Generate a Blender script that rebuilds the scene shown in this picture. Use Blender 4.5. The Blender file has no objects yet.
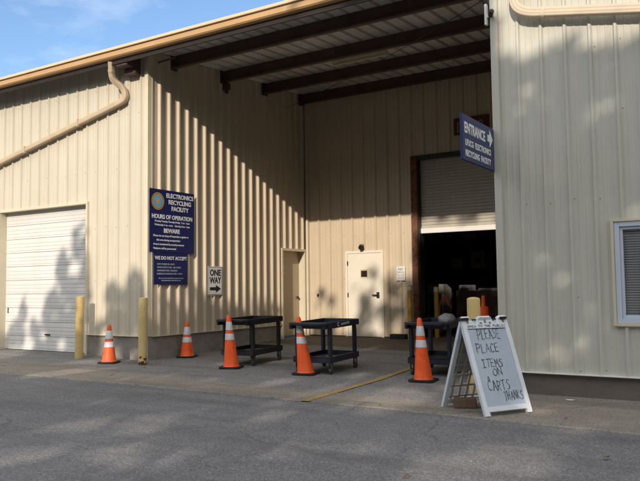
import bpy, bmesh, math, random
from mathutils import Vector, Matrix, noise
R = random.Random(7)
sc = bpy.context.scene
COL = sc.collection
PI = math.pi

# ------------------------------------------------------------------ materials
def nd(nt, t, **kw):
    n = nt.nodes.new(t)
    for k, v in kw.items():
        if k in n.inputs.keys(): n.inputs[k].default_value = v
        else: setattr(n, k, v)
    return n
def lk(nt, a, b): nt.links.new(a, b)
def ramp(nt, fac, stops):
    r = nt.nodes.new('ShaderNodeValToRGB'); e = r.color_ramp.elements
    while len(e) < len(stops): e.new(.5)
    for i, (p, c) in enumerate(stops):
        e[i].position = p; e[i].color = (c, c, c, 1) if isinstance(c, (int, float)) else (*c, 1)
    lk(nt, fac, r.inputs[0]); return r.outputs[0]
def mixc(nt, fac, a, b, mode='MIX'):
    m = nt.nodes.new('ShaderNodeMix'); m.data_type = 'RGBA'; m.blend_type = mode
    for i, v in ((0, fac), (6, a), (7, b)):
        if hasattr(v, 'links'): lk(nt, v, m.inputs[i])
        elif isinstance(v, (int, float)): m.inputs[i].default_value = v if i == 0 else (v, v, v, 1)
        else: m.inputs[i].default_value = (*v, 1)
    return m.outputs[2]
def coords(nt, scale=(1, 1, 1), kind='Object'):
    tc = nt.nodes.new('ShaderNodeTexCoord'); mp = nt.nodes.new('ShaderNodeMapping')
    oi = nt.nodes.new('ShaderNodeObjectInfo'); va = nt.nodes.new('ShaderNodeVectorMath'); va.operation = 'MULTIPLY_ADD'
    lk(nt, oi.outputs['Location'], va.inputs[0]); va.inputs[1].default_value = (.37, .41, .0); lk(nt, tc.outputs[kind], va.inputs[2])
    mp.inputs['Scale'].default_value = scale; lk(nt, va.outputs[0], mp.inputs[0]); return mp.outputs[0]
def noi(nt, vec, scale, detail=4, rough=.55):
    n = nd(nt, 'ShaderNodeTexNoise', Scale=scale, Detail=detail, Roughness=rough)
    lk(nt, vec, n.inputs['Vector']); return n.outputs['Fac']
def mat(name, color, rough=.6, var=.12, vscale=3., metal=0., bump=0., bscale=40., spec=.4, extra=None, stretch=(1, 1, 1)):
    m = bpy.data.materials.new(name); m.use_nodes = True; nt = m.node_tree
    p = nt.nodes['Principled BSDF']
    p.inputs['Roughness'].default_value = rough; p.inputs['Metallic'].default_value = metal
    p.inputs['Specular IOR Level'].default_value = spec
    v = coords(nt, stretch)
    f = noi(nt, v, vscale)
    c = mixc(nt, ramp(nt, f, [(.3, 0.), (.7, 1.)]), tuple(x*(1-var) for x in color), tuple(min(1, x*(1+var)) for x in color))
    if extra: c = extra(nt, c, p)
    lk(nt, c, p.inputs['Base Color'])
    if bump:
        b = nd(nt, 'ShaderNodeBump', Strength=bump, Distance=.01)
        lk(nt, noi(nt, coords(nt), bscale, 6), b.inputs['Height']); lk(nt, b.outputs[0], p.inputs['Normal'])
    return m

def wall_dirt(nt, c, p):
    # rain streaks and grime, faint vertical runs, small specks
    v = coords(nt, (9, 9, .35)); s = ramp(nt, noi(nt, v, 1.5, 5, .6), [(.5, 0.), (.75, .3)])
    c = mixc(nt, s, c, (.36, .31, .22))
    v2 = coords(nt); g = ramp(nt, noi(nt, v2, 55, 2), [(.74, 0.), (.78, .55)])
    c = mixc(nt, g, c, (.25, .2, .14))
    b = ramp(nt, noi(nt, v2, .55, 3), [(.35, 0.), (.7, .22)])
    c = mixc(nt, b, c, (.47, .43, .33))
    return c
M = {}
CREAM = (.575, .525, .42)
M['cream'] = mat('cream_siding', CREAM, .48, .045, 1.2, extra=wall_dirt, bump=.16, bscale=3.5)
M['sage'] = mat('pale_grey_siding', (.535, .53, .465), .48, .045, 1.2, extra=wall_dirt, bump=.16, bscale=3.5)
M['sidecream'] = mat('tan_siding', (.60, .505, .375), .5, .06, 1.2, extra=wall_dirt, bump=.16, bscale=3.5)
M['trim'] = mat('cream_trim', (.62, .56, .42), .45, .05, 3)
M['fascia'] = mat('tan_fascia', (.50, .31, .14), .45, .06, 1.5, extra=lambda nt, c, p: mixc(nt, ramp(nt, noi(nt, coords(nt, (1.2, 8, 8)), 1.3, 4), [(.45, 0.), (.8, .4)]), c, (.44, .27, .13)))
M['fasciatop'] = mat('pale_gutter_lip', (.66, .52, .34), .45, .05, 2)
M['pipe'] = mat('tan_pipe', (.50, .40, .27), .45, .08, 4)
M['pipe2'] = mat('pale_tan_pipe', (.56, .47, .35), .45, .08, 4)
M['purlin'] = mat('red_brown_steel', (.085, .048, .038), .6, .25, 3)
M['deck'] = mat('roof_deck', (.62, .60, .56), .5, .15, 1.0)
M['shadowbrown'] = mat('eave_shade_brown', (.022, .014, .011), .7, .2, 3)
M['rooftop'] = mat('roof_top', (.45, .43, .38), .5, .1, 1.0)
M['white'] = mat('white_paint', (.78, .77, .74), .5, .05, 2)
M['garage'] = mat('white_garage_door', (.68, .665, .635), .5, .04, 1.5, extra=lambda nt, c, p: mixc(nt, ramp(nt, noi(nt, coords(nt, (5, 5, .5)), 2, 4), [(.5, 0.), (.8, .22)]), c, (.5, .48, .42)))
M['shutter'] = mat('grey_shutter', (.50, .47, .41), .5, .08, 2, extra=wall_dirt)
M['door'] = mat('cream_door', (.75, .70, .59), .45, .04, 2)
M['doorside'] = mat('beige_door', (.50, .41, .28), .5, .05, 2)
def rusty(th, base=(.18, .05, .02)):
    def f(nt, c, p):
        r = ramp(nt, noi(nt, coords(nt), 6, 7, .65), [(th, 0.), (th+.04, 1.)])
        return mixc(nt, r, c, base)
    return f
M['rustframe'] = mat('rusty_frame', (.20, .085, .045), .75, .3, 6, extra=rusty(.5, (.10, .045, .03)), bump=.3, bscale=30)
def bollard_wear(nt, c, p):
    v = coords(nt); s = nd(nt, 'ShaderNodeSeparateXYZ'); lk(nt, v, s.inputs[0])
    n = noi(nt, v, 13, 6, .6)
    low = ramp(nt, s.outputs[2], [(.0, .2), (.33, 0.)])
    a = nd(nt, 'ShaderNodeMath', operation='ADD'); lk(nt, n, a.inputs[0]); lk(nt, low, a.inputs[1])
    r = ramp(nt, a.outputs[0], [(.66, 0.), (.675, 1.)])
    return mixc(nt, r, c, (.07, .025, .015))
def bollard_light(nt, c, p):
    r = ramp(nt, noi(nt, coords(nt), 17, 6, .6), [(.70, 0.), (.715, 1.)])
    return mixc(nt, r, c, (.12, .05, .02))
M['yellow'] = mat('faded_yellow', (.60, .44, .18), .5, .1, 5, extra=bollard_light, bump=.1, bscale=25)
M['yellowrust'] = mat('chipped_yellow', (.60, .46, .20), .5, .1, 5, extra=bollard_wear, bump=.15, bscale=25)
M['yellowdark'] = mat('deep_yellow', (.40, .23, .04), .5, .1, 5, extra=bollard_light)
M['orange'] = mat('cone_orange', (.90, .115, .018), .45, .06, 8, extra=lambda nt, c, p: mixc(nt, ramp(nt, noi(nt, coords(nt), 11, 6, .65), [(.58, 0.), (.66, .45)]), c, (.35, .06, .02)))
M['orangescuff'] = mat('scuffed_orange', (.74, .12, .03), .5, .06, 8, extra=lambda nt, c, p: mixc(nt, ramp(nt, noi(nt, coords(nt, (1, 1, .45)), 9, 5, .6), [(.6, 0.), (.63, .9)]), c, (.09, .03, .02)))
M['reflect'] = mat('reflective_collar', (.62, .62, .64), .35, .05, 10, extra=lambda nt, c, p: mixc(nt, ramp(nt, noi(nt, coords(nt), 20, 5), [(.55, 0.), (.7, .35)]), c, (.3, .28, .27)))
M['rubber'] = mat('black_rubber', (.022, .02, .02), .75, .3, 10, bump=.2)
M['cartblack'] = mat('black_plastic', (.017, .017, .019), .5, .25, 8, extra=lambda nt, c, p: mixc(nt, ramp(nt, noi(nt, coords(nt), 7, 6, .65), [(.56, 0.), (.7, .25)]), c, (.09, .085, .08)))
M['cartblue'] = mat('blue_black_plastic', (.022, .027, .042), .45, .25, 8, extra=lambda nt, c, p: mixc(nt, ramp(nt, noi(nt, coords(nt), 7, 6, .65), [(.56, 0.), (.7, .25)]), c, (.09, .09, .1)))
M['caster'] = mat('caster_grey', (.05, .05, .053), .4, .2, 8)
M['steel'] = mat('dull_steel', (.12, .12, .12), .35, .2, 8, metal=.6)
M['darkmetal'] = mat('dark_metal', (.04, .035, .03), .45, .2, 8, metal=.3)
M['navy'] = mat('navy_sign', (.012, .018, .10), .4, .08, 3)
M['navy2'] = mat('navy_hanging_sign', (.02, .035, .12), .4, .08, 3)
M['lettering'] = mat('white_lettering', (.80, .80, .80), .5, .02, 3)
M['dimlettering'] = mat('grey_lettering', (.42, .43, .5), .5, .02, 3)
M['blackpaint'] = mat('black_paint', (.012, .012, .012), .5, .05, 3)
M['signwhite'] = mat('sign_white', (.72, .73, .72), .4, .05, 3)
M['redsign'] = mat('dark_red_sign', (.12, .022, .018), .5, .1, 3)
M['gold'] = mat('seal_gold', (.62, .36, .08), .5, .1, 30)
M['sealblue'] = mat('seal_blue', (.10, .38, .62), .5, .15, 40)
M['sealdark'] = mat('seal_dark', (.05, .07, .14), .5, .05, 3)
M['green'] = mat('badge_green', (.03, .16, .07), .5, .05, 3)
M['aframe'] = mat('white_plastic', (.66, .70, .74), .45, .06, 6, extra=lambda nt, c, p: mixc(nt, ramp(nt, noi(nt, coords(nt), 9, 6, .65), [(.55, 0.), (.75, .3)]), c, (.36, .36, .36)))
M['board'] = mat('marker_board', (.40, .47, .55), .35, .06, 4, extra=lambda nt, c, p: mixc(nt, ramp(nt, noi(nt, coords(nt), 5, 5, .7), [(.5, 0.), (.75, .3)]), c, (.27, .31, .36)))
M['marker'] = mat('marker_ink', (.055, .065, .085), .6, .05, 3)
M['boardback'] = mat('tan_plastic_back', (.42, .39, .34), .55, .12, 6)
M['cardboard'] = mat('brown_cardboard', (.20, .115, .06), .85, .12, 5, bump=.1)
M['brick'] = mat('brown_block', (.19, .12, .08), .85, .2, 14, bump=.3)
M['frameblue'] = mat('window_frame', (.55, .61, .70), .4, .04, 3)
M['blind'] = mat('blind_slat', (.80, .81, .83), .5, .06, 3)
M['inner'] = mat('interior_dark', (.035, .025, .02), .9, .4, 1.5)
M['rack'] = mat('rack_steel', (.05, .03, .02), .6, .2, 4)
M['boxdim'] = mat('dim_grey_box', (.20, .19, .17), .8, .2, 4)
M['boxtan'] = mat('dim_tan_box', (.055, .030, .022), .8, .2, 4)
M['bag'] = mat('grey_casing', (.24, .24, .25), .5, .08, 6)
M['bark'] = mat('bark', (.12, .08, .05), .9, .3, 6, bump=.5, bscale=12)
M['leaf'] = mat('leaf', (.055, .095, .03), .6, .35, 1.5)
M['deadleaf'] = mat('dry_leaf', (.12, .07, .03), .8, .3, 9)
M['paper'] = mat('paper_scrap', (.7, .7, .68), .7, .05, 9)
M['tube'] = mat('lamp_tube', (.62, .50, .32), .4, .05, 3)
g = bpy.data.materials.new('window_glass'); g.use_nodes = True; _n = g.node_tree; _n.nodes.clear()
_o = _n.nodes.new('ShaderNodeOutputMaterial'); _t = _n.nodes.new('ShaderNodeBsdfTransparent'); _t.inputs[0].default_value = (1, 1, 1, 1); _g = _n.nodes.new('ShaderNodeBsdfGlossy'); _g.inputs['Roughness'].default_value = .03
_f = _n.nodes.new('ShaderNodeFresnel'); _f.inputs[0].default_value = 1.5; _m = _n.nodes.new('ShaderNodeMixShader'); lk(_n, _f.outputs[0], _m.inputs[0]); lk(_n, _t.outputs[0], _m.inputs[1]); lk(_n, _g.outputs[0], _m.inputs[2]); lk(_n, _m.outputs[0], _o.inputs[0])
M['glass'] = g
g = bpy.data.materials.new('dark_pane'); g.use_nodes = True
p = g.node_tree.nodes['Principled BSDF']; p.inputs['Base Color'].default_value = (.04, .02, .015, 1); p.inputs['Roughness'].default_value = .15
M['pane'] = g

def pavement(name, base, dark, light, specks=1., crack=.0, patch=.5, bump=.6, warm=None, rough=.9):
    m = bpy.data.materials.new(name); m.use_nodes = True; nt = m.node_tree; p = nt.nodes['Principled BSDF']
    p.inputs['Roughness'].default_value = rough; p.inputs['Specular IOR Level'].default_value = .25
    v = coords(nt)
    big = ramp(nt, noi(nt, v, .45, 5, .6), [(.35, 0.), (.68, 1.)])
    c = mixc(nt, big, dark, base)
    mid = ramp(nt, noi(nt, v, 3.1, 6, .65), [(.4, 0.), (.75, patch)])
    c = mixc(nt, mid, c, light)
    vo = nd(nt, 'ShaderNodeTexVoronoi', Scale=85.); lk(nt, v, vo.inputs['Vector'])
    sp = nd(nt, 'ShaderNodeSeparateColor'); lk(nt, vo.outputs['Color'], sp.inputs[0])
    s1 = ramp(nt, sp.outputs[0], [(.55, 0.), (1., .55*specks)])
    c = mixc(nt, s1, c, tuple(x*1.9 for x in light))
    s2 = ramp(nt, sp.outputs[1], [(.5, 0.), (1., .75*specks)])
    c = mixc(nt, s2, c, tuple(x*.35 for x in dark))
    n3 = ramp(nt, noi(nt, v, 24, 3, .7), [(.4, 0.), (.7, .4*specks)])
    c = mixc(nt, n3, c, tuple(x*.55 for x in dark))
    if crack:
        vw = nd(nt, 'ShaderNodeTexNoise', Scale=1.1, Detail=6.); lk(nt, v, vw.inputs['Vector'])
        w = mixc(nt, .45, v, vw.outputs['Color'])
        vc = nd(nt, 'ShaderNodeTexVoronoi', Scale=.55, feature='DISTANCE_TO_EDGE'); lk(nt, w, vc.inputs['Vector'])
        k = ramp(nt, vc.outputs['Distance'], [(.0, crack), (.006, 0.)])
        gate = ramp(nt, noi(nt, v, .9, 2), [(.42, 0.), (.55, 1.)])
        mm = nd(nt, 'ShaderNodeMath', operation='MULTIPLY'); lk(nt, k, mm.inputs[0]); lk(nt, gate, mm.inputs[1])
        c = mixc(nt, mm.outputs[0], c, tuple(x*.3 for x in dark))
    tl = ramp(nt, noi(nt, coords(nt, (.12, 1.1, 1)), 1.6, 5, .6), [(.48, 0.), (.68, .45)])
    c = mixc(nt, tl, c, tuple(x*.55 for x in dark))
    # oil spots and tyre-dark blots
    st = ramp(nt, noi(nt, v, 1.9, 3, .5), [(.69, 0.), (.76, .35)])
    c = mixc(nt, st, c, tuple(x*.5 for x in dark))
    lk(nt, c, p.inputs['Base Color'])
    h = mixc(nt, .5, vo.outputs['Distance'], noi(nt, v, 60, 5, .7))
    b = nd(nt, 'ShaderNodeBump', Strength=bump, Distance=.006); lk(nt, h, b.inputs['Height']); lk(nt, b.outputs[0], p.inputs['Normal'])
    return m
M['asphalt'] = pavement('asphalt', (.164, .160, .160), (.120, .118, .120), (.218, .212, .208), .75, .4)
M['strip'] = pavement('old_concrete_strip', (.25, .22, .18), (.18, .16, .135), (.31, .28, .235), .55, .9, bump=.35)
M['pad'] = pavement('grey_pad', (.215, .205, .195), (.165, .16, .155), (.28, .27, .26), .9, .5)
M['rough'] = pavement('rough_floor', (.15, .115, .085), (.095, .075, .06), (.23, .185, .14), 1., .6)
M['yline'] = pavement('worn_yellow_line', (.44, .28, .07), (.33, .22, .08), (.40, .30, .15), .8, .0)
M['earth'] = pavement('earth', (.15, .13, .1), (.1, .09, .07), (.2, .17, .13), .8)
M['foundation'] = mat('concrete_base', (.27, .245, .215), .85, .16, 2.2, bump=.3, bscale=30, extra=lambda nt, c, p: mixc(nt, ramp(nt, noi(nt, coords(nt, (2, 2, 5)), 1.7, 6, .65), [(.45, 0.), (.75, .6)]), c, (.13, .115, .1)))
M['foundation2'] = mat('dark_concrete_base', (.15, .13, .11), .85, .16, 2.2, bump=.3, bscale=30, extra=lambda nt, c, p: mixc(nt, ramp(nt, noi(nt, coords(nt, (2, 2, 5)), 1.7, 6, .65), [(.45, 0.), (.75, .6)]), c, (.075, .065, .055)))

# ------------------------------------------------------------------ mesh helpers
class MB:
    def __init__(s): s.v = []; s.f = []
    def quad(s, a, b, c, d): s.poly([a, b, c, d])
    def poly(s, pts):
        n = len(s.v); s.v += [tuple(p) for p in pts]; s.f.append(tuple(range(n, n+len(pts))))
    def box(s, x0, x1, y0, y1, z0, z1, T=None):
        P = [Vector((x, y, z)) for z in (z0, z1) for y in (y0, y1) for x in (x0, x1)]
        if T: P = [T @ q for q in P]
        n = len(s.v); s.v += [tuple(q) for q in P]
        s.f += [tuple(n+i for i in q) for q in ((0, 2, 3, 1), (4, 5, 7, 6), (0, 1, 5, 4), (2, 6, 7, 3), (0, 4, 6, 2), (1, 3, 7, 5))]
    def lathe(s, prof, n=28, c=(0, 0, 0), T=None, caps=True, lean=(0, 0)):
        b = len(s.v)
        for r, z in prof:
            for i in range(n):
                a = 2*PI*i/n; q = Vector((c[0]+r*math.cos(a)+lean[0]*z, c[1]+r*math.sin(a)+lean[1]*z, c[2]+z))
                s.v.append(tuple(T @ q) if T else tuple(q))
        for j in range(len(prof)-1):
            for i in range(n):
                k = (i+1) % n; s.f.append((b+j*n+i, b+j*n+k, b+(j+1)*n+k, b+(j+1)*n+i))
        if caps:
            s.f.append(tuple(b+i for i in reversed(range(n)))); s.f.append(tuple(b+(len(prof)-1)*n+i for i in range(n)))
    def prism(s, pts, axis_fn, d0, d1):
        """pts 2D outline -> axis_fn(u, v, d) gives 3D"""
        n = len(pts); a = [axis_fn(u, v, d0) for u, v in pts]; b = [axis_fn(u, v, d1) for u, v in pts]
        k = len(s.v); s.v += [tuple(q) for q in a+b]
        s.f.append(tuple(k+i for i in reversed(range(n)))); s.f.append(tuple(k+n+i for i in range(n)))
        for i in range(n): j = (i+1) % n; s.f.append((k+i, k+j, k+n+j, k+n+i))
    def sweep(s, pts, w, h=None, n=10, sq=4., up=Vector((0, 0, 1)), ridge=0.):
        """super-ellipse tube along points"""
        h = h or w; pts = [Vector(q) for q in pts]; b = len(s.v); m = len(pts)
        for i, q in enumerate(pts):
            t = (pts[min(i+1, m-1)]-pts[max(i-1, 0)]).normalized()
            x = t.cross(up)
            if x.length < 1e-3: x = t.cross(Vector((0, 1, 0)))
            x.normalize(); y = x.cross(t).normalized()
            for k in range(n):
                a = 2*PI*(k+.5)/n; ca, sa = math.cos(a), math.sin(a)
                r = (abs(ca)**sq+abs(sa)**sq)**(-1/sq)*(1+ridge*(1 if k % 4 < 2 else -1))
                s.v.append(tuple(q+x*(w/2*r*ca)+y*(h/2*r*sa)))
        for i in range(m-1):
            for k in range(n):
                l = (k+1) % n; s.f.append((b+i*n+k, b+i*n+l, b+(i+1)*n+l, b+(i+1)*n+k))
        s.f.append(tuple(b+k for k in reversed(range(n)))); s.f.append(tuple(b+(m-1)*n+k for k in range(n)))
    def build(s, name, m, parent=None, bevel=0, smooth=False):
        me = bpy.data.meshes.new(name); me.from_pydata(s.v, [], s.f); me.update()
        bm = bmesh.new(); bm.from_mesh(me)
        if smooth or bevel: bmesh.ops.remove_doubles(bm, verts=bm.verts, dist=1e-5)
        bmesh.ops.recalc_face_normals(bm, faces=bm.faces)
        if bevel:
            es = [e for e in bm.edges if len(e.link_faces) == 2 and e.calc_face_angle(0) > .5]
            bmesh.ops.bevel(bm, geom=es, offset=bevel, segments=2, affect='EDGES', clamp_overlap=True)
        bm.to_mesh(me); bm.free()
        if smooth:
            me.polygons.foreach_set('use_smooth', [True]*len(me.polygons))
            try: me.set_sharp_from_angle(angle=math.radians(38))
            except Exception: pass
        me.materials.append(M[m] if isinstance(m, str) else m)
        o = bpy.data.objects.new(name, me); COL.objects.link(o)
        if parent: o.parent = parent
        return o
def tag(o, label=None, cat=None, group=None, kind=None):
    for k, v in (('label', label), ('category', cat), ('group', group), ('kind', kind)):
        if v: o[k] = v
    return o
def empty(name, loc, label, cat, rz=0, group=None):
    o = bpy.data.objects.new(name, None); COL.objects.link(o); o.location = loc; o.rotation_euler.z = rz
    o.empty_display_size = .2
    return tag(o, label, cat, group)
def kids(o): return [c for c in bpy.data.objects if c.parent == o]
def copy_tree(o, parent=None):
    c = o.copy(); COL.objects.link(c); c.parent = parent
    for k in kids(o): copy_tree(k, c)
    return c
def smoothpath(pts, r=.12, n=6):
    """round the corners of a polyline"""
    P = [Vector(q) for q in pts]; out = [P[0]]
    for i in range(1, len(P)-1):
        a, b, c = P[i-1], P[i], P[i+1]
        ra = min(r, (a-b).length*.45); rc = min(r, (c-b).length*.45)
        p0 = b+(a-b).normalized()*ra; p2 = b+(c-b).normalized()*rc
        for k in range(n+1):
            t = k/n; out.append(p0*(1-t)**2+b*2*t*(1-t)+p2*t*t)
    out.append(P[-1]); return out
def text_mesh(items, M4, name, m, parent, depth=.002):
    """items: (string, x, y, size, align, weight[, width scale]) laid on the local XY plane of M4"""
    bmt = bmesh.new()
    for it in items:
        txt, x, y, size, al, wt = it[:6]; ws = it[6] if len(it) > 6 else 1
        cu = bpy.data.curves.new('t', 'FONT'); cu.body = txt; cu.size = size; cu.align_x = al; cu.offset = wt*size; cu.resolution_u = 3
        cu.extrude = depth/2
        ob = bpy.data.objects.new('t', cu); COL.objects.link(ob)
        dg = bpy.context.evaluated_depsgraph_get(); dg.update()
        me = bpy.data.meshes.new_from_object(ob.evaluated_get(dg))
        me.transform(Matrix.Translation((x, y, 0)) @ Matrix.Diagonal((ws, 1, 1, 1))); bmt.from_mesh(me)
        bpy.data.objects.remove(ob); bpy.data.curves.remove(cu); bpy.data.meshes.remove(me)
    me = bpy.data.meshes.new(name); bmt.transform(M4); bmt.to_mesh(me); bmt.free()
    me.materials.append(M[m]); o = bpy.data.objects.new(name, me); COL.objects.link(o); o.parent = parent
    return o
def frame(o, x, y):
    """matrix with local X=x, Y=y, Z=x cross y at origin o"""
    x = Vector(x).normalized(); y = Vector(y).normalized(); z = x.cross(y)
    return Matrix(((x.x, y.x, z.x, o[0]), (x.y, y.y, z.y, o[1]), (x.z, y.z, z.z, o[2]), (0, 0, 0, 1)))

# ------------------------------------------------------------------ layout (metres; camera over the origin, Y away from the viewer)
WX, LY, RY, RX, BY = -10.43, 10.21, 9.34, -3.06, 15.9
def gz(x, y):
    z = .148*max(0, min(1, (y-9.7)/(BY-9.7)))
    if x < -10.9:
        t = max(0, min(1, (y-9.2)/(LY-9.2))); k = max(0, min(1, (-x-10.9)/1.2)); z = z*(1-k)+.062*t*k
    return z
def sheet(name, m, x0, x1, nx, ylo, yhi, ny, dz, kind='structure', jag=0):
    mb = MB(); rr = random.Random(3)
    idx = {}
    sk = []
    for i in range(nx+1):
        x = x0+(x1-x0)*i/nx; a, b = ylo(x), yhi(x)
        ja = noise.noise(Vector((x*3.1, 1.7, 0)))*jag+noise.noise(Vector((x*11, 4.7, 0)))*jag*.5
        jb = noise.noise(Vector((x*2.7, 9.7, 0)))*jag+noise.noise(Vector((x*12, 6.7, 0)))*jag*.5
        for j in range(ny+1):
            y = (a+ja)+((b+jb)-(a+ja))*j/ny; idx[i, j] = len(mb.v); mb.v.append((x, y, gz(x, y)+dz))
    for i in range(nx):
        for j in range(ny): mb.f.append((idx[i, j], idx[i+1, j], idx[i+1, j+1], idx[i, j+1]))
    if dz > .001:
        for j in (0, ny):
            for i in range(nx):
                p, q = mb.v[idx[i, j]], mb.v[idx[i+1, j]]; e = .03 if j else -.03
                mb.quad(p, q, (q[0], q[1]+e, q[2]-dz-.001), (p[0], p[1]+e, p[2]-dz-.001))
    o = mb.build(name, m)
    if kind: tag(o, kind=kind)
    return o
mb = MB(); mb.quad((-400, -400, -.03), (400, -400, -.03), (400, 400, -.03), (-400, 400, -.03)); tag(mb.build('ground', 'earth'), kind='structure')
sheet('road', 'asphalt', -60, 40, 2, lambda x: -14, lambda x: 8.4, 2, 0)
def s_lo(x): return 7.66+(-.034)*max(0, (x+8))+.012*max(0, x+8)*0-.02*max(0, x+3.4)
def s_hi(x):
    P = [(-60, 9.12), (-13.5, 9.09), (-11, 9.05), (-7.55, 8.48), (-4.5, 8.24), (-3.2, 8.15), (-3.0, 9.5), (40, 9.5)]
    for (a, b), (c, d) in zip(P, P[1:]):
        if a <= x <= c: return b+(d-b)*(x-a)/(c-a)
    return 9.5
sheet('pad', 'pad', -24, -3.02, 110, lambda x: 8.0, lambda x: LY+.25 if x < WX-.05 else 14.2, 40, .004)
sheet('concrete_strip', 'strip', -40, 20, 400, s_lo, s_hi, 6, .009, jag=.045)
sheet('threshold', 'rough', WX, -3.02, 70, lambda x: 13.72-.12*(x+8.2)*0 + (-.35*(x+8.2)/2.4 if x > -8.2 else 0), lambda x: BY+.3, 14, .008, jag=.06)
# painted line
mb = MB(); N = 60
a0, a1 = Vector((-4.98, 7.50)), Vector((-5.33, 13.3))
for i in range(N):
    p0 = a0+(a1-a0)*i/N; p1 = a0+(a1-a0)*(i+1)/N
    w0 = .062+.009*noise.noise(Vector((i*.7, 0, 0))); w1 = .062+.009*noise.noise(Vector(((i+1)*.7, 0, 0)))
    mb.quad(*[(p.x+s*w, p.y, gz(p.x, p.y)+.0135) for p, s, w in ((p0, -1, w0), (p0, 1, w0), (p1, 1, w1), (p1, -1, w1))])
tag(mb.build('road_marking', 'yline'), kind='structure')

# ------------------------------------------------------------------ the building
B = empty('warehouse', (-10.43, 15.9, 0), 'cream ribbed metal warehouse with open covered loading bay, tan eave and roll-up door', 'building')
def part(mb, name, m, parent=B, **kw):
    o = mb.build(name, m, parent, **kw)
    if parent == B: o.matrix_parent_inverse = Matrix.Translation(-B.location)
    return o
def panel(mb, P, ud, nd_, u0, u1, z0, z1, sp, ph, style):
    """ribbed sheet from u0 to u1; P origin, ud along, nd_ outward"""
    pr = []
    k = math.floor((u0-ph)/sp)-1
    while ph+k*sp < u1+sp:
        c = ph+k*sp
        if style == 'R':
            pr += [(c-.030, 0), (c-.014, .032), (c+.014, .032), (c+.030, 0)]
            for q in (.36, .64): pr += [(c+sp*q-.016, 0), (c+sp*q-.008, .005), (c+sp*q+.008, .005), (c+sp*q+.016, 0)]
        elif style == 'B':
            pr += [(c-.045, 0), (c-.016, .048), (c+.016, .048), (c+.045, 0)]
            for q in (.36, .64): pr += [(c+sp*q-.018, 0), (c+sp*q-.008, .008), (c+sp*q+.008, .008), (c+sp*q+.018, 0)]
        elif style == 'D':
            pr += [(c-.052, 0), (c-.020, .045), (c+.014, .045), (c+.030, 0), (c+.085, 0), (c+.093, .009), (c+.107, .009), (c+.115, 0)]
        elif style == 'roof':
            pr += [(c-.034, 0), (c-.02, .05), (c+.02, .05), (c+.034, 0)]
        k += 1
    def dep(u):
        for (a, da), (b, db) in zip(pr, pr[1:]):
            if a <= u <= b: return da+(db-da)*(u-a)/max(1e-9, b-a)
        return 0
    us = [u0]+[u for u, d in pr if u0 < u < u1]+[u1]
    pts = [(u, dep(u)) for u in us]
    P, ud, nv = Vector(P), Vector(ud), Vector(nd_)
    b = len(mb.v)
    for u, d in pts:
        q = P+ud*u+nv*d
        za = z0(u) if callable(z0) else z0; zb = z1(u) if callable(z1) else z1
        mb.v += [(q.x, q.y, za), (q.x, q.y, zb)]
    for i in range(len(pts)-1): mb.f.append((b+2*i, b+2*i+2, b+2*i+3, b+2*i+1))
def deckz(y): return 6.265+.055*(y-10.86)
# --- front wall, left of the bay (openings: garage door)
GX0, GX1, GZ = -15.22, -12.24, 3.235
fw = MB(); A = ((0, LY, 0), (1, 0, 0), (0, -1, 0))
ztop = deckz(LY)-.05
panel(fw, *A, GX1+.05, WX-.05, .486, ztop, .32, -14.83+.02, 'R')
panel(fw, *A, GX0-.05, GX1+.05, GZ+.05, ztop, .32, -14.83+.02, 'R')
panel(fw, *A, -26, GX0-.05, .486, ztop, .32, -14.83+.02, 'R')
part(fw, 'front_wall', 'cream')
mb = MB(); mb.box(WX-.085, WX+.012, LY-.045, LY+.06, .48, ztop+.02); mb.box(WX-.02, WX+.018, LY+.06, LY+.09, .48, ztop+.02)
part(mb, 'corner_trim', 'trim', bevel=.004)
mb = MB(); mb.box(-26, WX-.085, LY-.05, LY+.0, ztop-.075, ztop-.045); part(mb, 'eave_trim', 'trim')
mb = MB()
mb.box(GX1+.04, WX+.0, LY-.012, LY+.3, -.2, .474); mb.box(-26, GX0-.04, LY-.012, LY+.3, -.2, .474)
mb.box(WX-.3, WX+.004, LY+.3, 14.66, -.2, .474); mb.box(WX-.3, WX+.004, 15.84, BY, -.2, .474)
part(mb, 'foundation', 'foundation')
mb = MB(); mb.box(GX1+.05, WX-.085, LY-.055, LY+.02, .476, .49); mb.box(-26, GX0-.05, LY-.055, LY+.02, .476, .49)
mb.box(WX-.02, WX+.055, LY+.09, 14.68, .476, .488); part(mb, 'drip_trim', 'trim')
# garage door with jambs
gd = MB(); yb = LY+.14
nsl = 10; hh = (GZ-.075)/nsl
for i in range(nsl):
    z0 = .075+i*hh
    gd.box(GX0, GX1, yb, yb+.05, z0+.004, z0+hh-.004)
    for q in (.25, .5, .75): gd.box(GX0+.02, GX1-.02, yb-.006, yb, z0+hh*q-.028, z0+hh*q+.022)
gdo = part(gd, 'garage_door', 'garage')
mb = MB(); mb.box(GX0, GX1, yb+.005, yb+.055, .03, .078); sl = mb.build('bottom_seal', 'rubber', gdo)
mb = MB(); mb.box(GX0+.1, GX0+.12, yb-.02, yb-.006, .9, 1.02); mb.box(-13.75, -13.6, yb-.035, yb-.006, .42, .45)
mb.build('pull_handle', 'darkmetal', gdo)
mb = MB()
mb.box(GX1-.0, GX1+.055, LY-.048, LY+.2, .0, GZ-.001); mb.box(GX0-.055, GX0, LY-.048, LY+.2, .0, GZ-.001)
mb.box(GX0-.055, GX1+.055, LY-.05, LY+.2, GZ, GZ+.055)
part(mb, 'garage_door_frame', 'trim', bevel=.003)
mb = MB(); mb.box(GX0-.04, GX1+.02, LY+.205, LY+.25, 0, GZ+.03); part(mb, 'garage_backing', 'inner')

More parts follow.
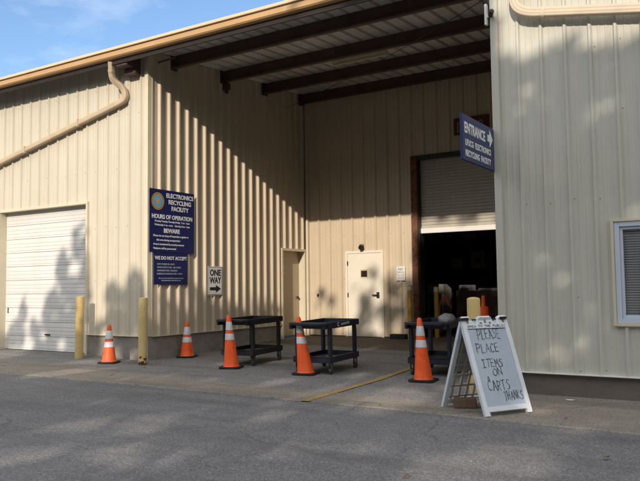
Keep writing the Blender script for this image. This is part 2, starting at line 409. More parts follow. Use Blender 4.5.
# --- side wall of the bay
SD0, SD1, SDZ = 14.76, 15.73, 2.34
sw = MB(); A = ((WX, 0, 0), (0, 1, 0), (1, 0, 0)); zt = lambda y: deckz(y)-.02
panel(sw, *A, LY+.08, SD0-.06, .486, zt, .2745, 10.50, 'D')
panel(sw, *A, SD0-.06, SD1+.06, SDZ+.06, zt, .2745, 10.50, 'D')
panel(sw, *A, SD1+.06, BY, .3, zt, .2745, 10.50, 'D')
part(sw, 'bay_side_wall', 'sidecream')
mb = MB(); mb.box(WX-.16, WX+.055, SD0-.06, SD0, gz(-10, SD0), SDZ+.06); mb.box(WX-.16, WX+.055, SD1, SD1+.06, gz(-10, SD1), SDZ+.06)
mb.box(WX-.16, WX+.06, SD0-.065, SD1+.065, SDZ, SDZ+.065)
fo = part(mb, 'side_door_frame', 'trim', bevel=.003)
mb = MB(); mb.box(WX-.19, WX-.13, SD0+.003, SD1-.003, .19, SDZ-.003); sd = part(mb, 'side_door', 'doorside')
tag(sd, 'beige steel side door set back in its frame')
mb = MB(); mb.box(WX-.13, WX-.124, 14.83, 15.12, 1.9, 1.95); mb.box(WX-.13, WX-.124, 14.83, 15.08, 1.76, 1.80); mb.build('door_notice', 'trim', sd)
mb = MB(); mb.lathe([(.0, 0), (.03, .005), (.03, .05), (0, .06)], 14, T=frame((WX-.13, 15.62, 1.15), (0, 1, 0), (0, 0, 1))); mb.build('knob', 'darkmetal', sd, smooth=True)

# --- back wall
D0, D1, DZ0, DZ1 = -9.16, -8.20, .15, 2.25
RO0, RO1, ROZ = -7.17, -3.9, 4.46
bw = MB(); A = ((0, BY, 0), (1, 0, 0), (0, -1, 0)); zt2 = deckz(BY)-.03
panel(bw, *A, WX, D0-.06, .16, zt2, .335, -10.02, 'B')
panel(bw, *A, D0-.06, D1+.06, DZ1+.06, zt2, .335, -10.02, 'B')
panel(bw, *A, D1+.06, RO0-.17, .16, zt2, .335, -10.02, 'B')
panel(bw, *A, RO0-.17, RO1+.15, ROZ+.1, zt2, .335, -10.02, 'B')
panel(bw, *A, RO1+.15, RX, .16, zt2, .335, -10.02, 'B')
part(bw, 'bay_back_wall', 'sidecream')
mb = MB(); mb.box(WX+.045, WX+.11, BY-.09, BY-.03, .16, zt2-.25); part(mb, 'inside_corner_trim', 'trim', bevel=.003)
mb = MB(); mb.box(WX+.06, D0-.06, BY-.05, BY, .12, .175); mb.box(D1+.06, RO0-.17, BY-.05, BY, .12, .175); part(mb, 'base_trim', 'darkmetal')
# man door
mb = MB()
mb.box(D0-.06, D0, BY-.045, BY+.06, .15, DZ1+.06); mb.box(D1, D1+.06, BY-.045, BY+.06, .15, DZ1+.06); mb.box(D0, D1, BY-.045, BY+.06, DZ1, DZ1+.06)
part(mb, 'entry_door_frame', 'door', bevel=.004)
mb = MB(); mb.box(D0+.004, D1-.004, BY-.03, BY+.02, .165, DZ1-.004); dr = part(mb, 'entry_door', 'door', bevel=.002)
mb = MB(); mb.box(-8.79, -8.57, BY-.038, BY-.03, 1.63, 1.85); fr = mb.build('peep_window', 'trim', dr)
mb = MB(); mb.box(-8.765, -8.595, BY-.044, BY-.038, 1.655, 1.81); mb.build('pane', 'pane', fr)
mb = MB(); mb.box(-8.34, -8.26, BY-.045, BY-.03, 1.12, 1.27); mb.box(-8.32, -8.30, BY-.09, BY-.045, 1.19, 1.21); mb.box(-8.44, -8.29, BY-.10, BY-.08, 1.187, 1.213)
mb.build('lever_handle', 'darkmetal', dr, bevel=.003)
for z in (.45, 1.15, 1.95):
    mb = MB(); mb.box(D0-.006, D0+.022, BY-.052, BY-.03, z, z+.11); mb.build('hinge', 'steel', dr)
mb = MB(); mb.box(D0, D1, BY-.1, BY-.03, .14, .166); part(mb, 'door_sill', 'darkmetal')
# roll-up door
ru = MB(); z = 2.80; n = 0; ysh = BY+.16
prof = []
while z < ROZ+.1:
    prof += [(ysh+.0, z), (ysh-.018, z+.012), (ysh-.018, z+.058), (ysh, z+.07)]; z += .075
for (y0, a), (y1, b_) in zip(prof, prof[1:]): ru.quad((RO0-.03, y0, a), (RO1+.03, y0, a), (RO1+.03, y1, b_), (RO0-.03, y1, b_))
ru = part(ru, 'roll_up_door', 'shutter')
mb = MB(); mb.box(RO0-.02, RO1+.02, ysh-.055, ysh+.02, 2.68, 2.80); mb.build('bottom_bar', 'white', ru, bevel=.006)
mb = MB()
mb.box(RO0-.17, RO0-.02, BY-.07, BY+.02, .15, ROZ+.10); mb.box(RO1, RO1+.15, BY-.07, BY+.02, .15, ROZ+.10)
mb.box(RO0-.17, RO0-.12, BY-.075, BY+.26, .15, ROZ+.1)
fr = part(mb, 'roll_up_door_frame', 'rustframe', bevel=.004); tag(fr, 'rusty brown steel door frame')
mb = MB(); mb.box(RO0-.02, RO1, BY-.05, BY+.1, ROZ+.0, ROZ+.105); part(mb, 'door_header', 'darkmetal')
mb = MB(); mb.box(RO0-.09, RO0-.0, BY+.03, BY+.28, .15, ROZ); part(mb, 'door_track', 'darkmetal')

# --- room behind the roll-up door
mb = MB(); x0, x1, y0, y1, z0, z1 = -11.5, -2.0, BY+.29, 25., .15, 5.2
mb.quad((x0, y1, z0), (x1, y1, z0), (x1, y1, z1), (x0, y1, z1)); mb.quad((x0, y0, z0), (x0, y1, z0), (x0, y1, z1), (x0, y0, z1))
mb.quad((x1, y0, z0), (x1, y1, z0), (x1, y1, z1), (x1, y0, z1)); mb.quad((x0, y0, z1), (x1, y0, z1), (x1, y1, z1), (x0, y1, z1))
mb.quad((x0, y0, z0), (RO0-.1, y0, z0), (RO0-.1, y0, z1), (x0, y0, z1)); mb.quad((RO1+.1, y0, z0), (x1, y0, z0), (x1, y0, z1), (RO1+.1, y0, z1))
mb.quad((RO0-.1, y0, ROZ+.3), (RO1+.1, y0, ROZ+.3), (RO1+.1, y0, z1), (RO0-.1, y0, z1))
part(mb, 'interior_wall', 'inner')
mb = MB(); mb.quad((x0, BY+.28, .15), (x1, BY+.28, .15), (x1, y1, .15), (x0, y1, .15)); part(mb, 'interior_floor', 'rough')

# --- right block
rw = MB(); A = ((0, RY, 0), (1, 0, 0), (0, -1, 0)); WZ0, WZ1, WX0, WX1 = .935, 2.165, -1.62, -.45
RT = 6.05
panel(rw, *A, RX+.05, WX0-.03, .296, RT, .303, -2.727, 'R')
panel(rw, *A, WX0-.03, WX1+.03, .296, WZ0-.03, .303, -2.727, 'R')
panel(rw, *A, WX0-.03, WX1+.03, WZ1+.03, RT, .303, -2.727, 'R')
panel(rw, *A, WX1+.03, 9, .296, RT, .303, -2.727, 'R')
part(rw, 'right_front_wall', 'sage')
rs = MB(); panel(rs, (RX, 0, 0), (0, 1, 0), (-1, 0, 0), RY+.08, BY, .15, RT+.4, .303, .1, 'R'); part(rs, 'right_side_wall', 'sidecream')
mb = MB(); mb.box(RX-.03, RX+.075, RY-.042, RY+.1, .29, RT); part(mb, 'right_corner_trim', 'sage', bevel=.006)
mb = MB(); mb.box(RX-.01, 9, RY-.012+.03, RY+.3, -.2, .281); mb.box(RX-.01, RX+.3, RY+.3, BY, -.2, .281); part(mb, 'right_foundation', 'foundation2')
mb = MB(); mb.box(RX-.02, 9, RY-.048, RY+.03, .283, .297); part(mb, 'right_drip_trim', 'white')
# screws on the right wall
mb = MB()
for zz in (.36, 1.25, 2.45, 3.55, 4.42):
    for k in range(0, 22):
        x = -2.727+.303*k-.303/2*0+.047
        if WX0-.05 < x < WX1+.05 and WZ0 < zz < WZ1: continue
        if R.random() < .35: continue
        z_ = zz+R.uniform(-.04, .04); mb.box(x, x+.009, RY-.006, RY-.001, z_, z_+.009)
        if zz != .36 and k % 3 == 0: mb.box(x+.13, x+.141, RY-.007, RY, zz+.21+R.uniform(-.1, .1), zz+.222+.1)if 0 else None
part(mb, 'wall_screws', 'darkmetal')['kind'] = 'stuff'
mb = MB()
for zz in (.56, 1.6, 2.7, 3.9, 5.0, 5.6):
    for k in range(0, 40):
        x = -22.+.32*k-.0+.085
        if x > WX-.12 or (GX0-.08 < x < GX1+.08 and zz < GZ+.1) or R.random() < .2: continue
        z_ = zz+R.uniform(-.02, .02); mb.box(x, x+.010, LY-.007, LY-.001, z_, z_+.010)
part(mb, 'front_wall_screws', 'purlin')['kind'] = 'stuff'
mb = MB()
for zz in (.6, 1.6, 2.7, 3.9, 5.0):
    for k in range(0, 18):
        x = -10.02+.335*k+.075
        if (D0-.1 < x < D1+.1 and zz < DZ1+.1) or (x > RO0-.2 and zz < ROZ+.15) or x > RX: continue
        z_ = zz+R.uniform(-.015, .015); mb.box(x, x+.011, BY-.008, BY-.001, z_, z_+.011)
part(mb, 'back_wall_screws', 'purlin')['kind'] = 'stuff'
# window
mb = MB()
def ring(mb, x0, x1, z0, z1, w, y0, y1):
    mb.box(x0, x0+w, y0, y1, z0, z1); mb.box(x1-w, x1, y0, y1, z0, z1); mb.box(x0+w, x1-w, y0, y1, z0, z0+w); mb.box(x0+w, x1-w, y0, y1, z1-w, z1)
ring(mb, WX0-.035, WX1+.035, WZ0-.035, WZ1+.035, .035, RY-.05, RY+.05); part(mb, 'window_casing', 'trim', bevel=.003)
mb = MB(); ring(mb, WX0, WX1, WZ0, WZ1, .062, RY-.035, RY+.07); ring(mb, WX0+.062, (WX0+WX1)/2+.02, WZ0+.062, WZ1-.062, .035, RY-.012, RY+.05)
ring(mb, (WX0+WX1)/2-.02, WX1-.062, WZ0+.062, WZ1-.062, .035, RY+.012, RY+.06)
wn = part(mb, 'window', 'frameblue', bevel=.004)
mb = MB(); mb.quad((WX0+.06, RY+.03, WZ0+.06), (WX1-.06, RY+.03, WZ0+.06), (WX1-.06, RY+.03, WZ1-.06), (WX0+.06, RY+.03, WZ1-.06)); mb.build('pane', 'glass', wn)
mb = MB(); z = WZ0+.09
while z < WZ1-.09:
    mb.quad((WX0+.09, RY+.062, z), (WX1-.09, RY+.062, z), (WX1-.09, RY+.070, z+.025), (WX0+.09, RY+.070, z+.025)); z += .031
mb.build('blind', 'blind', wn)
mb = MB(); mb.box(WX0-.1, WX1+.1, RY+.35, RY+.4, WZ0-.1, WZ1+.1); part(mb, 'window_backing', 'inner')

# --- roof, fascia, purlins
YE, RX1 = 9.65, 9.5
rf = MB(); b = 0
pr = []
x = -26.
pts = []
c = -26.
while c < RX-.02:
    pts += [(c-.045, 0), (c-.032, .055), (c+.032, .055), (c+.045, 0)]; c += .305
pts = [q for q in pts if q[0] < RX+.0]+[(RX+.0, 0)]
for u, d in pts:
    for y in (YE+.22, 24.): rf.v.append((u, y, deckz(y)+d))
for i in range(len(pts)-1): rf.f.append((2*i, 2*i+2, 2*i+3, 2*i+1))
part(rf, 'roof_deck', 'deck')
mb = MB(); mb.quad((-26, YE+.36, deckz(YE+.36)+.072), (RX, YE+.36, deckz(YE+.36)+.072), (RX, 24, deckz(24)+.075), (-26, 24, deckz(24)+.075)); part(mb, 'roof', 'rooftop')
mb = MB(); zf = 5.965
outl = [(0, .072), (0, .158), (.014, .162), (.014, .175), (.11, .175), (.11, .035), (.07, .035), (.025, .048)]
mb.prism([(YE+a, zf+b_) for a, b_ in outl], lambda u, v, d: Vector((d, u, v)), -26, RX-.045); fa = part(mb, 'gutter', 'fascia')
mb = MB(); mb.box(-26, RX-.045, YE-.028, YE+.10, zf+.182, zf+.238); mb.build('gutter_lip', 'fasciatop', fa, bevel=.004)
for k in range(8):
    mb = MB(); xx = -25+3.05*k; mb.box(xx, xx+.012, YE-.0035, YE+.0, zf+.074, zf+.156); mb.build('gutter_seam', 'pipe', fa)
mb = MB(); mb.box(-26, RX-.002, YE+.101, YE+.345, deckz(YE)-.012, deckz(YE)-.002); mb.box(-26, RX-.002, YE+.346, YE+.356, deckz(YE)-.012, deckz(YE)+.08); part(mb, 'eave_sun_block', 'purlin')  # plates added to stop sun leaking in under the roof deck
mb = MB(); mb.box(-26, RX-.05, YE+.112, YE+.145, 5.905, 6.17); part(mb, 'eave_shade_strip', 'shadowbrown')  # near-black strip whose colour stands in for the shaded gap under the gutter
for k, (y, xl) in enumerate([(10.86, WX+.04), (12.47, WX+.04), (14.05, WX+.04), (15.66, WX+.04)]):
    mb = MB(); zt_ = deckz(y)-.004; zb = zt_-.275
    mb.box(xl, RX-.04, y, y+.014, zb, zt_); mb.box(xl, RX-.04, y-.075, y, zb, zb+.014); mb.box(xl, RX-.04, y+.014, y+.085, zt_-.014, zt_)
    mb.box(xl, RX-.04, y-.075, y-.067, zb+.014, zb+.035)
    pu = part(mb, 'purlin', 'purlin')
    mb = MB(); mb.box(xl-.03, xl+.012, y-.09, y+.10, zb-.02, zt_)
    if k == 1: mb.box(xl-.02, xl+.16, y-.02, y+.06, zb-.17, zb-.02); mb.box(xl+.05, xl+.11, y-.01, y+.05, zb-.24, zb-.17)
    mb.build('bracket', 'purlin', pu)
mb = MB(); mb.box(-26, WX+.03, LY-.55+.1, LY-.42, 6.03, 6.17); part(mb, 'eave_strut', 'purlin')
mb = MB(); mb.box(-10.93, -10.62, LY-.42, LY-.04, 5.86, 6.15); mb.box(-10.93, -10.62, LY-.2, LY-.04, 5.74, 5.86); part(mb, 'eave_beam_end', 'purlin', bevel=.01)
mb = MB(); mb.sweep([(WX+.02, 10.45, 6.03), (WX+.5, 10.45, 6.05)], .035, n=8, sq=2); part(mb, 'tie_rod', 'purlin')
# right block roof and its gutter (above the picture)
mb = MB(); mb.box(RX-.04, 9.3, RY-.35, 24, RT, RT+.2); part(mb, 'right_roof', 'rooftop')
mb = MB(); mb.box(RX-.04, 9.3, RY-.46, RY-.35, RT-.02, RT+.2); part(mb, 'right_gutter', 'fascia')
# downspouts
mb = MB(); P = smoothpath([(-11.05, 9.78, 5.99), (-11.16, 9.90, 5.66), (-11.02, 10.08, 5.52), (-10.97, 10.11, 5.29), (-11.2, 10.11, 5.225), (-15.6, 10.11, 4.31)], .13, 7)
mb.sweep(P, .115, .105, n=40, sq=4.5, up=Vector((0, 1, 0)), ridge=.03); dp = part(mb, 'downspout', 'pipe', smooth=True)
mb = MB()
for x in (-12.4, -14.2):
    z = 5.225-(-11.2-x)*.208; mb.box(x-.02, x+.02, 10.045, LY, z-.075, z+.075)
mb.build('strap', 'pipe', dp)
for a_, b_ in (((-11.10, 9.83, 5.84), (-11.115, 9.845, 5.80)), ((-11.32, 10.11, 5.20), (-11.36, 10.11, 5.192)), ((-13.3, 10.11, 4.788), (-13.34, 10.11, 4.780))):
    mb = MB(); mb.sweep([a_, b_], .126, .116, n=24, sq=4.5, up=Vector((0, 1, 0))); mb.build('joint', 'pipe', dp)
mb = MB(); P = smoothpath([(-2.70, RY-.14, 5.9), (-2.73, RY-.14, 5.08), (-2.56, RY-.14, 4.945), (4., RY-.14, 3.85+.1)], .17, 8)
P = [(p.x, p.y, p.z) for p in P]
mb.sweep([P[0]]+P[1:-1]+[(4., RY-.14, 4.945-(4.+2.56)*.176)], .125, .105, n=40, sq=4.5, up=Vector((0, 1, 0)), ridge=.03); dp = part(mb, 'downspout', 'pipe2', smooth=True)
mb = MB()
for x in (-1.0, 1.2): z = 4.945-(x+2.56)*.176; mb.box(x-.02, x+.02, RY-.21, RY, z-.075, z+.075)
mb.build('strap', 'pipe2', dp)
mb = MB(); mb.sweep([(-2.36, RY-.14, 4.91), (-2.32, RY-.14, 4.903)], .137, .116, n=24, sq=4.5, up=Vector((0, 1, 0))); mb.build('joint', 'pipe2', dp)

# ------------------------------------------------------------------ signs
# big facility sign on the side wall: local X runs along +Y world, local Y up
S = empty('facility_sign', (WX+.05, 10.81, 2.15), 'tall navy electronics recycling facility sign with round gold seal and opening hours', 'sign')
T = frame((WX+.052, 10.17, 2.147), (0, 1, 0), (0, 0, 1)); Ti = Matrix.Translation(-Vector(S.location))
W, H = 1.29, 1.275
mb = MB(); mb.box(0, W, 0, H, 0, .012, T); o = mb.build('sign_panel', 'navy', S, bevel=.003); o.matrix_parent_inverse = Ti
T2 = T @ Matrix.Translation((0, 0, .0135))
o = text_mesh([('ELECTRONICS', .86, 1.125, .125, 'CENTER', .026), ('RECYCLING', .86, .995, .125, 'CENTER', .026), ('FACILITY', .86, .865, .125, 'CENTER', .026),
   ('HOURS OF OPERATION', .645, .685, .118, 'CENTER', .026, .93), ('Monday-Tuesday-Thursday-Friday:  7 am - 3 pm', .645, .615, .052, 'CENTER', .012), ('Wednesday: 7 am - noon    Saturday: 8 am - 2 pm', .645, .54, .052, 'CENTER', .012, .97),
   ('BEWARE', .62, .405, .12, 'CENTER', .026), ('Please do not drop off materials or gather in', .1, .32, .056, 'LEFT', .012), ('this area during nonoperation', .19, .235, .056, 'LEFT', .012),
   ('Area is monitored by security cameras', .1, .15, .056, 'LEFT', .012), ('Violators will be prosecuted', .1, .065, .056, 'LEFT', .012)], T2, 'lettering', 'lettering', S); o.matrix_parent_inverse = Ti
def disc(r, r2, z, m, name, n=40, parent=S, seg=None):
    mb = MB(); cx, cy = .225, 1.03
    for i in range(n):
        a, b_ = 2*PI*i/n, 2*PI*(i+1)/n
        if seg and (i % seg): continue
        q = [T @ Vector((cx+rr*math.cos(t), cy+rr*math.sin(t)*1.0, z)) for rr, t in ((r2, a), (r, a), (r, b_), (r2, b_))]
        mb.quad(*q)
    o = mb.build(name, m, parent); o.matrix_parent_inverse = Ti
disc(.175, .0, .0135, 'gold', 'seal_ring'); disc(.118, 0, .0150, 'sealblue', 'seal_field'); disc(.163, .135, .0150, 'sealdark', 'seal_letters', 46, seg=2)
mb = MB()
for (x0, x1, y0, y1) in [(.175, .275, .99, 1.005), (.2, .25, 1.005, 1.07), (.165, .285, 1.075, 1.087), (.215, .235, .95, .99), (.18, .195, 1.02, 1.06), (.255, .27, 1.02, 1.06)]: mb.box(x0, x1, y0, y1, .0155, .017, T)
o = mb.build('seal_emblem', 'gold', S); o.matrix_parent_inverse = Ti

S = empty('notice_sign', (WX+.05, 10.78, 1.505), 'navy list of what is not accepted, hung right under the tall facility sign', 'sign')
T = frame((WX+.05, 10.30, 1.505), (0, 1, 0), (0, 0, 1)); Ti = Matrix.Translation(-Vector(S.location))
mb = MB(); mb.box(0, .96, 0, .634, 0, .01, T); o = mb.build('sign_panel', 'navy', S, bevel=.003); o.matrix_parent_inverse = Ti
T2 = T @ Matrix.Translation((0, 0, .0115))
o = text_mesh([('WE DO NOT ACCEPT', .48, .50, .1, 'CENTER', .02, .93)], T2, 'lettering', 'lettering', S); o.matrix_parent_inverse = Ti
o = text_mesh([('- LIGHT BULBS OR LAMPS', .06, .395, .045, 'LEFT', .01), ('- SMOKE DETECTORS - AIR TANKS', .06, .33, .045, 'LEFT', .01), ('- REFRIGERATORS / FREEZERS', .06, .265, .045, 'LEFT', .01), ('- BUSINESS OR COMMERCIAL ITEMS  /  WASTE', .06, .2, .045, 'LEFT', .01, .8),
   ('Please see www site for details of what is accepted here and hours', .48, .115, .035, 'CENTER', .01, .75), ('Ask an attendant if you are unsure about your items', .48, .07, .035, 'CENTER', .01, .75)], T2, 'small_lettering', 'dimlettering', S); o.matrix_parent_inverse = Ti

S = empty('one_way_sign', (WX+.05, 12.15, 1.27), 'small white one way sign with black right arrow on the bay side wall', 'sign')
T = frame((WX+.05, 11.91, 1.265), (0, 1, 0), (0, 0, 1)); Ti = Matrix.Translation(-Vector(S.location))
mb = MB(); mb.box(0, .48, 0, .63, 0, .006, T); o = mb.build('sign_panel', 'signwhite', S, bevel=.002); o.matrix_parent_inverse = Ti
mb = MB(); rg = [(.012, .012), (.468, .012), (.468, .618), (.012, .618)]
for (x0, x1, y0, y1) in [(.014, .466, .014, .022), (.014, .466, .608, .616), (.014, .022, .022, .608), (.458, .466, .022, .608)]: mb.box(x0, x1, y0, y1, .0065, .0078, T)
mb.prism([(.06, .105), (.26, .105), (.26, .055), (.43, .14), (.26, .225), (.26, .175), (.06, .175)], lambda u, v, d: T @ Vector((u, v, d)), .0065, .0078)
o = mb.build('arrow_symbol', 'blackpaint', S); o.matrix_parent_inverse = Ti
o = text_mesh([('ONE', .24, .43, .185, 'CENTER', .035, .93), ('WAY', .24, .265, .185, 'CENTER', .035, .86)], T @ Matrix.Translation((0, 0, .0075)), 'lettering', 'blackpaint', S); o.matrix_parent_inverse = Ti

# hanging entrance sign, projecting from the corner of the right block towards the road
S = empty('entrance_sign', (-3.07, 9.28, 3.2), 'blue entrance sign with white arrow projecting from the corner of the right block', 'sign')
T = frame((-3.085, 8.12, 2.925), (0, 1, 0), (0, 0, 1)); Ti = Matrix.Translation(-Vector(S.location)); W = 1.165
mb = MB(); mb.box(0, W, 0, .565, -.02, .012, T); o = mb.build('sign_panel', 'navy2', S, bevel=.004); o.matrix_parent_inverse = Ti
T2 = T @ Matrix.Translation((0, 0, .0135))
o = text_mesh([('ENTRANCE', .07, .345, .18, 'LEFT', .032, .80), ('LFUCG  ELECTRONICS', .09, .19, .105, 'LEFT', .028, .88), ('RECYCLING  FACILITY', .09, .06, .105, 'LEFT', .028, .88)], T2, 'lettering', 'lettering', S); o.matrix_parent_inverse = Ti
mb = MB(); mb.prism([(.90, .365), (.98, .365), (.98, .29), (1.11, .41), (.98, .53), (.98, .455), (.90, .455)], lambda u, v, d: T @ Vector((u, v, d)), .013, .0145)
o = mb.build('arrow_symbol', 'lettering', S); o.matrix_parent_inverse = Ti
mb = MB(); mb.box(W-.01, W+.05, .02, .06, -.015, .005, T); mb.box(W-.01, W+.05, .5, .54, -.015, .005, T); o = mb.build('bracket', 'darkmetal', S); o.matrix_parent_inverse = Ti

# dark red sign above the roll-up door
S = empty('red_sign', (-5.7, BY-.05, 4.9), 'dark red numbered sign on the shaded wall above the roll-up door', 'sign')
T = frame((-6.2, BY-.056, 4.93), (1, 0, 0), (0, 0, 1)); Ti = Matrix.Translation(-Vector(S.location))
mb = MB(); mb.box(0, .86, 0, .40, 0, .01, T); o = mb.build('sign_panel', 'redsign', S); o.matrix_parent_inverse = Ti
o = text_mesh([('D', .06, .06, .34, 'LEFT', .02), ('8', .56, .06, .34, 'LEFT', .02)], T @ Matrix.Translation((0, 0, .0115)), 'lettering', 'boxdim', S); o.matrix_parent_inverse = Ti
# small notice beside the roll-up door
S = empty('wall_notice', (-7.66, BY-.05, 1.55), 'small white printed notice on the back wall beside the cream door', 'sign')
Ti = Matrix.Translation(-Vector(S.location)); T = frame((-7.77, BY-.056, 1.545), (1, 0, 0), (0, 0, 1))
mb = MB(); mb.box(0, .23, .16, .345, 0, .008, T); mb.box(0, .23, 0, .15, 0, .008, T); o = mb.build('sign_panel', 'signwhite', S); o.matrix_parent_inverse = Ti
o = text_mesh([('NO', .115, .25, .08, 'CENTER', .01), ('PARKING', .115, .19, .045, 'CENTER', .01)]+[('in front of door', .115, .115-.032*i, .028, 'CENTER', .004) for i in range(1)]+[('vehicles towed', .115, .08, .028, 'CENTER', .004), ('at owner cost', .115, .045, .028, 'CENTER', .004)], T @ Matrix.Translation((0, 0, .009)), 'lettering', 'darkmetal', S); o.matrix_parent_inverse = Ti

# ------------------------------------------------------------------ small fixtures
S = empty('wall_light', (-8.72, BY-.03, 2.43), 'small dark floodlight on the wall above the cream door', 'light')
mb = MB(); mb.box(-.05, .05, -.03, 0, -.05, .05); mb.build('mounting_plate', 'darkmetal', S, bevel=.004)
mb = MB(); mb.lathe([(.02, 0), (.045, .02), (.065, .12), (.065, .13)], 16, T=Matrix.Translation((-.03, -.04, .01)) @ Matrix.Rotation(math.radians(118), 4, 'X')@Matrix.Rotation(.5, 4, 'Y')); mb.build('lamp_head', 'darkmetal', S, smooth=True)
mb = MB(); mb.lathe([(.02, 0), (.04, .02), (.05, .09)], 16, T=Matrix.Translation((.05, -.04, .02)) @ Matrix.Rotation(math.radians(118), 4, 'X')@Matrix.Rotation(-.6, 4, 'Y')); mb.build('lamp_head', 'boxdim', S, smooth=True)
S = empty('wall_spigot', (-10.04, BY-.03, 1.2), 'small black spigot on the back wall near the bay corner', 'spigot')
mb = MB(); mb.lathe([(.035, 0), (.035, .01), (.02, .012), (.02, .06)], 14, T=Matrix.Rotation(math.radians(90), 4, 'X')); mb.build('pipe_stub', 'darkmetal', S, smooth=True)
mb = MB(); mb.lathe([(.03, .03), (.03, .04)], 12, c=(0, -.05, 0)); mb.sweep([(0, -.05, 0), (0, -.07, -.04)], .025, n=8, sq=2); mb.build('tap_handle', 'darkmetal', S)
S = empty('security_camera', (-3.08, RY-.05, 5.05), 'small dark camera on a white mount at the top corner of the right block', 'camera')
mb = MB(); mb.box(-.07, -.035, -.03, .03, -.12, .17); mb.box(-.04, .05, -.02, .0, -.02, .02); mb.build('mount', 'white', S, bevel=.005)
mb = MB(); mb.lathe([(.012, 0), (.034, .01), (.034, .1), (.028, .11)], 16, T=Matrix.Translation((.02, -.05, -.02)) @ Matrix.Rotation(math.radians(70), 4, 'X') @ Matrix.Rotation(.5, 4, 'Y')); mb.build('camera_body', 'darkmetal', S, smooth=True)
S = empty('ceiling_light', (-7.2, 13.1, 6.2), 'long unlit fluorescent strip light under the bay roof', 'light')
mb = MB(); mb.box(-.66, .66, -.05, .05, .03, .09); mb.build('housing', 'trim', S, bevel=.005)
mb = MB(); mb.sweep([(-.64, 0, .0), (.64, 0, 0)], .045, n=12, sq=2); mb.build('tube', 'tube', S, smooth=True)
mb = MB(); mb.box(-.6, -.585, -.005, .005, .09, .19); mb.box(.585, .6, -.005, .005, .09, .19); mb.build('hanger', 'darkmetal', S)
mb = MB(); p0, p1 = Vector((WX+.1, 14.9, 6.0)), Vector((-3.15, 10.6, 6.02)); P = []
for i in range(25):
    t = i/24; q = p0.lerp(p1, t); q.z -= .22*4*t*(1-t)*.5; P.append(q)
mb.sweep(P, .014, n=6, sq=2); tag(mb.build('power_cable', 'darkmetal'), 'thin dark cable sagging across the bay under the roof beams', 'cable')
mb = MB(); mb.box(-7.88, -7.48, BY-.28, BY-.1, .15, .26); tag(mb.build('rubber_block', 'rubber', bevel=.01), 'low black rubber block on the floor against the back wall', 'block')

# ------------------------------------------------------------------ bollards
def bollard(x, y, h, r, m, label, lean=(0, 0), dome=.03, collar=False, z0=None):
    z = gz(x, y) if z0 is None else z0
    S = empty('bollard', (x, y, z), label, 'bollard', group='yellow steel bollards')
    mb = MB(); pr = [(r, -.05), (r, .1), (r, .4), (r, .8), (r, h-dome)]
    for i in range(1, 6): a = i/5*PI/2; pr.append((r*math.cos(a)+.001, h-dome+dome*math.sin(a)))
    mb.lathe(pr, 32, lean=lean); mb.build('post', m, S, smooth=True)
    if collar: mb = MB(); mb.lathe([(r+.003, h-.13), (r+.003, h-.02)], 28, caps=False, lean=lean); mb.build('reflector_band', 'trim', S, smooth=True)
    return S
bollard(-11.98, 9.81, 1.255, .083, 'yellow', 'faded yellow bollard standing in front of the white garage door', (.018, 0), .012)
bollard(-10.06, 9.70, 1.262, .083, 'yellowrust', 'chipped yellow bollard with rusty foot at the building corner', (.012, 0), .02)
bollard(-3.25, 8.83, 1.265, .083, 'yellow', 'yellow bollard right behind the white sandwich board', (0, 0), .03)
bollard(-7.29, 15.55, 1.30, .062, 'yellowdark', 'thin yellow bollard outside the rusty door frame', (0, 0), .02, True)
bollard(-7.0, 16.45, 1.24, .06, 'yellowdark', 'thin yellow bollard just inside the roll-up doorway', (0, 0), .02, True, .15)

# ------------------------------------------------------------------ cones
def cone(x, y, H, lean, label, m='orange', rz=0., z=None, big=True):
    z = gz(x, y)+.006 if z is None else z
    S = empty('traffic_cone', (x, y, z), label, 'traffic cone', rz, 'orange traffic cones')
    lv = [.87, .715, .65, .532] if big else [.845, .63, .56, .417]
    r0, r1 = (.136, .034)
    def rad(h): t = (h-.03)/(H-.03); return r0+(r1-r0)*t
    w = .19 if big else .18
    mb = MB(); mb.prism([(-w+.04, -w), (w-.04, -w), (w, -w+.04), (w, w-.04), (w-.04, w), (-w+.04, w), (-w, w-.04), (-w, -w+.04)], lambda u, v, d: Vector((u, v, d)), 0, .032)
    mb.build('base', 'rubber', S, bevel=.006)
    L = (lean[0]/H, lean[1]/H)
    mb = MB(); pr = [(r0+.012, .03), (r0+.003, .045)]+[(rad(h), h) for h in (.06, .2, .4, .6, H-.03)]+[(r1*.8, H-.006), (.022, H)]
    mb.lathe(pr, 36, lean=L, caps=False); mb.lathe([(.022, H), (.018, H-.05)], 24, lean=L, caps=False); mb.build('cone_body', m, S, smooth=True)
    for a, b_ in ((lv[1]*H, lv[0]*H), (lv[3]*H, lv[2]*H)):
        mb = MB(); mb.lathe([(rad(a)+.0015, a), (rad(a)+.0035, a+.002), (rad(b_)+.0035, b_-.002), (rad(b_)+.0015, b_)], 36, lean=L, caps=False); mb.build('reflective_collar', 'reflect', S, smooth=True)
    return S
cone(-10.88, 9.62, .735, (0, 0), 'short scuffed cone between the two front bollards', 'orangescuff', .5, big=False)
cone(-10.08, 10.93, .72, (0, 0), 'short cone against the side wall below the one way sign', 'orange', .35, big=False)
cone(-8.14, 9.96, .93, (-.05, 0), 'tall cone beside the farthest left black cart', 'orange', .4)
cone(-6.47, 9.81, .93, (-.13, 0), 'tall cone leaning left at the corner of the cart with a side badge', 'orange', .15)
cone(-4.437, 9.88, .93, (-.045, 0), 'tall cone in front of the cart behind the sandwich board', 'orange', .1)

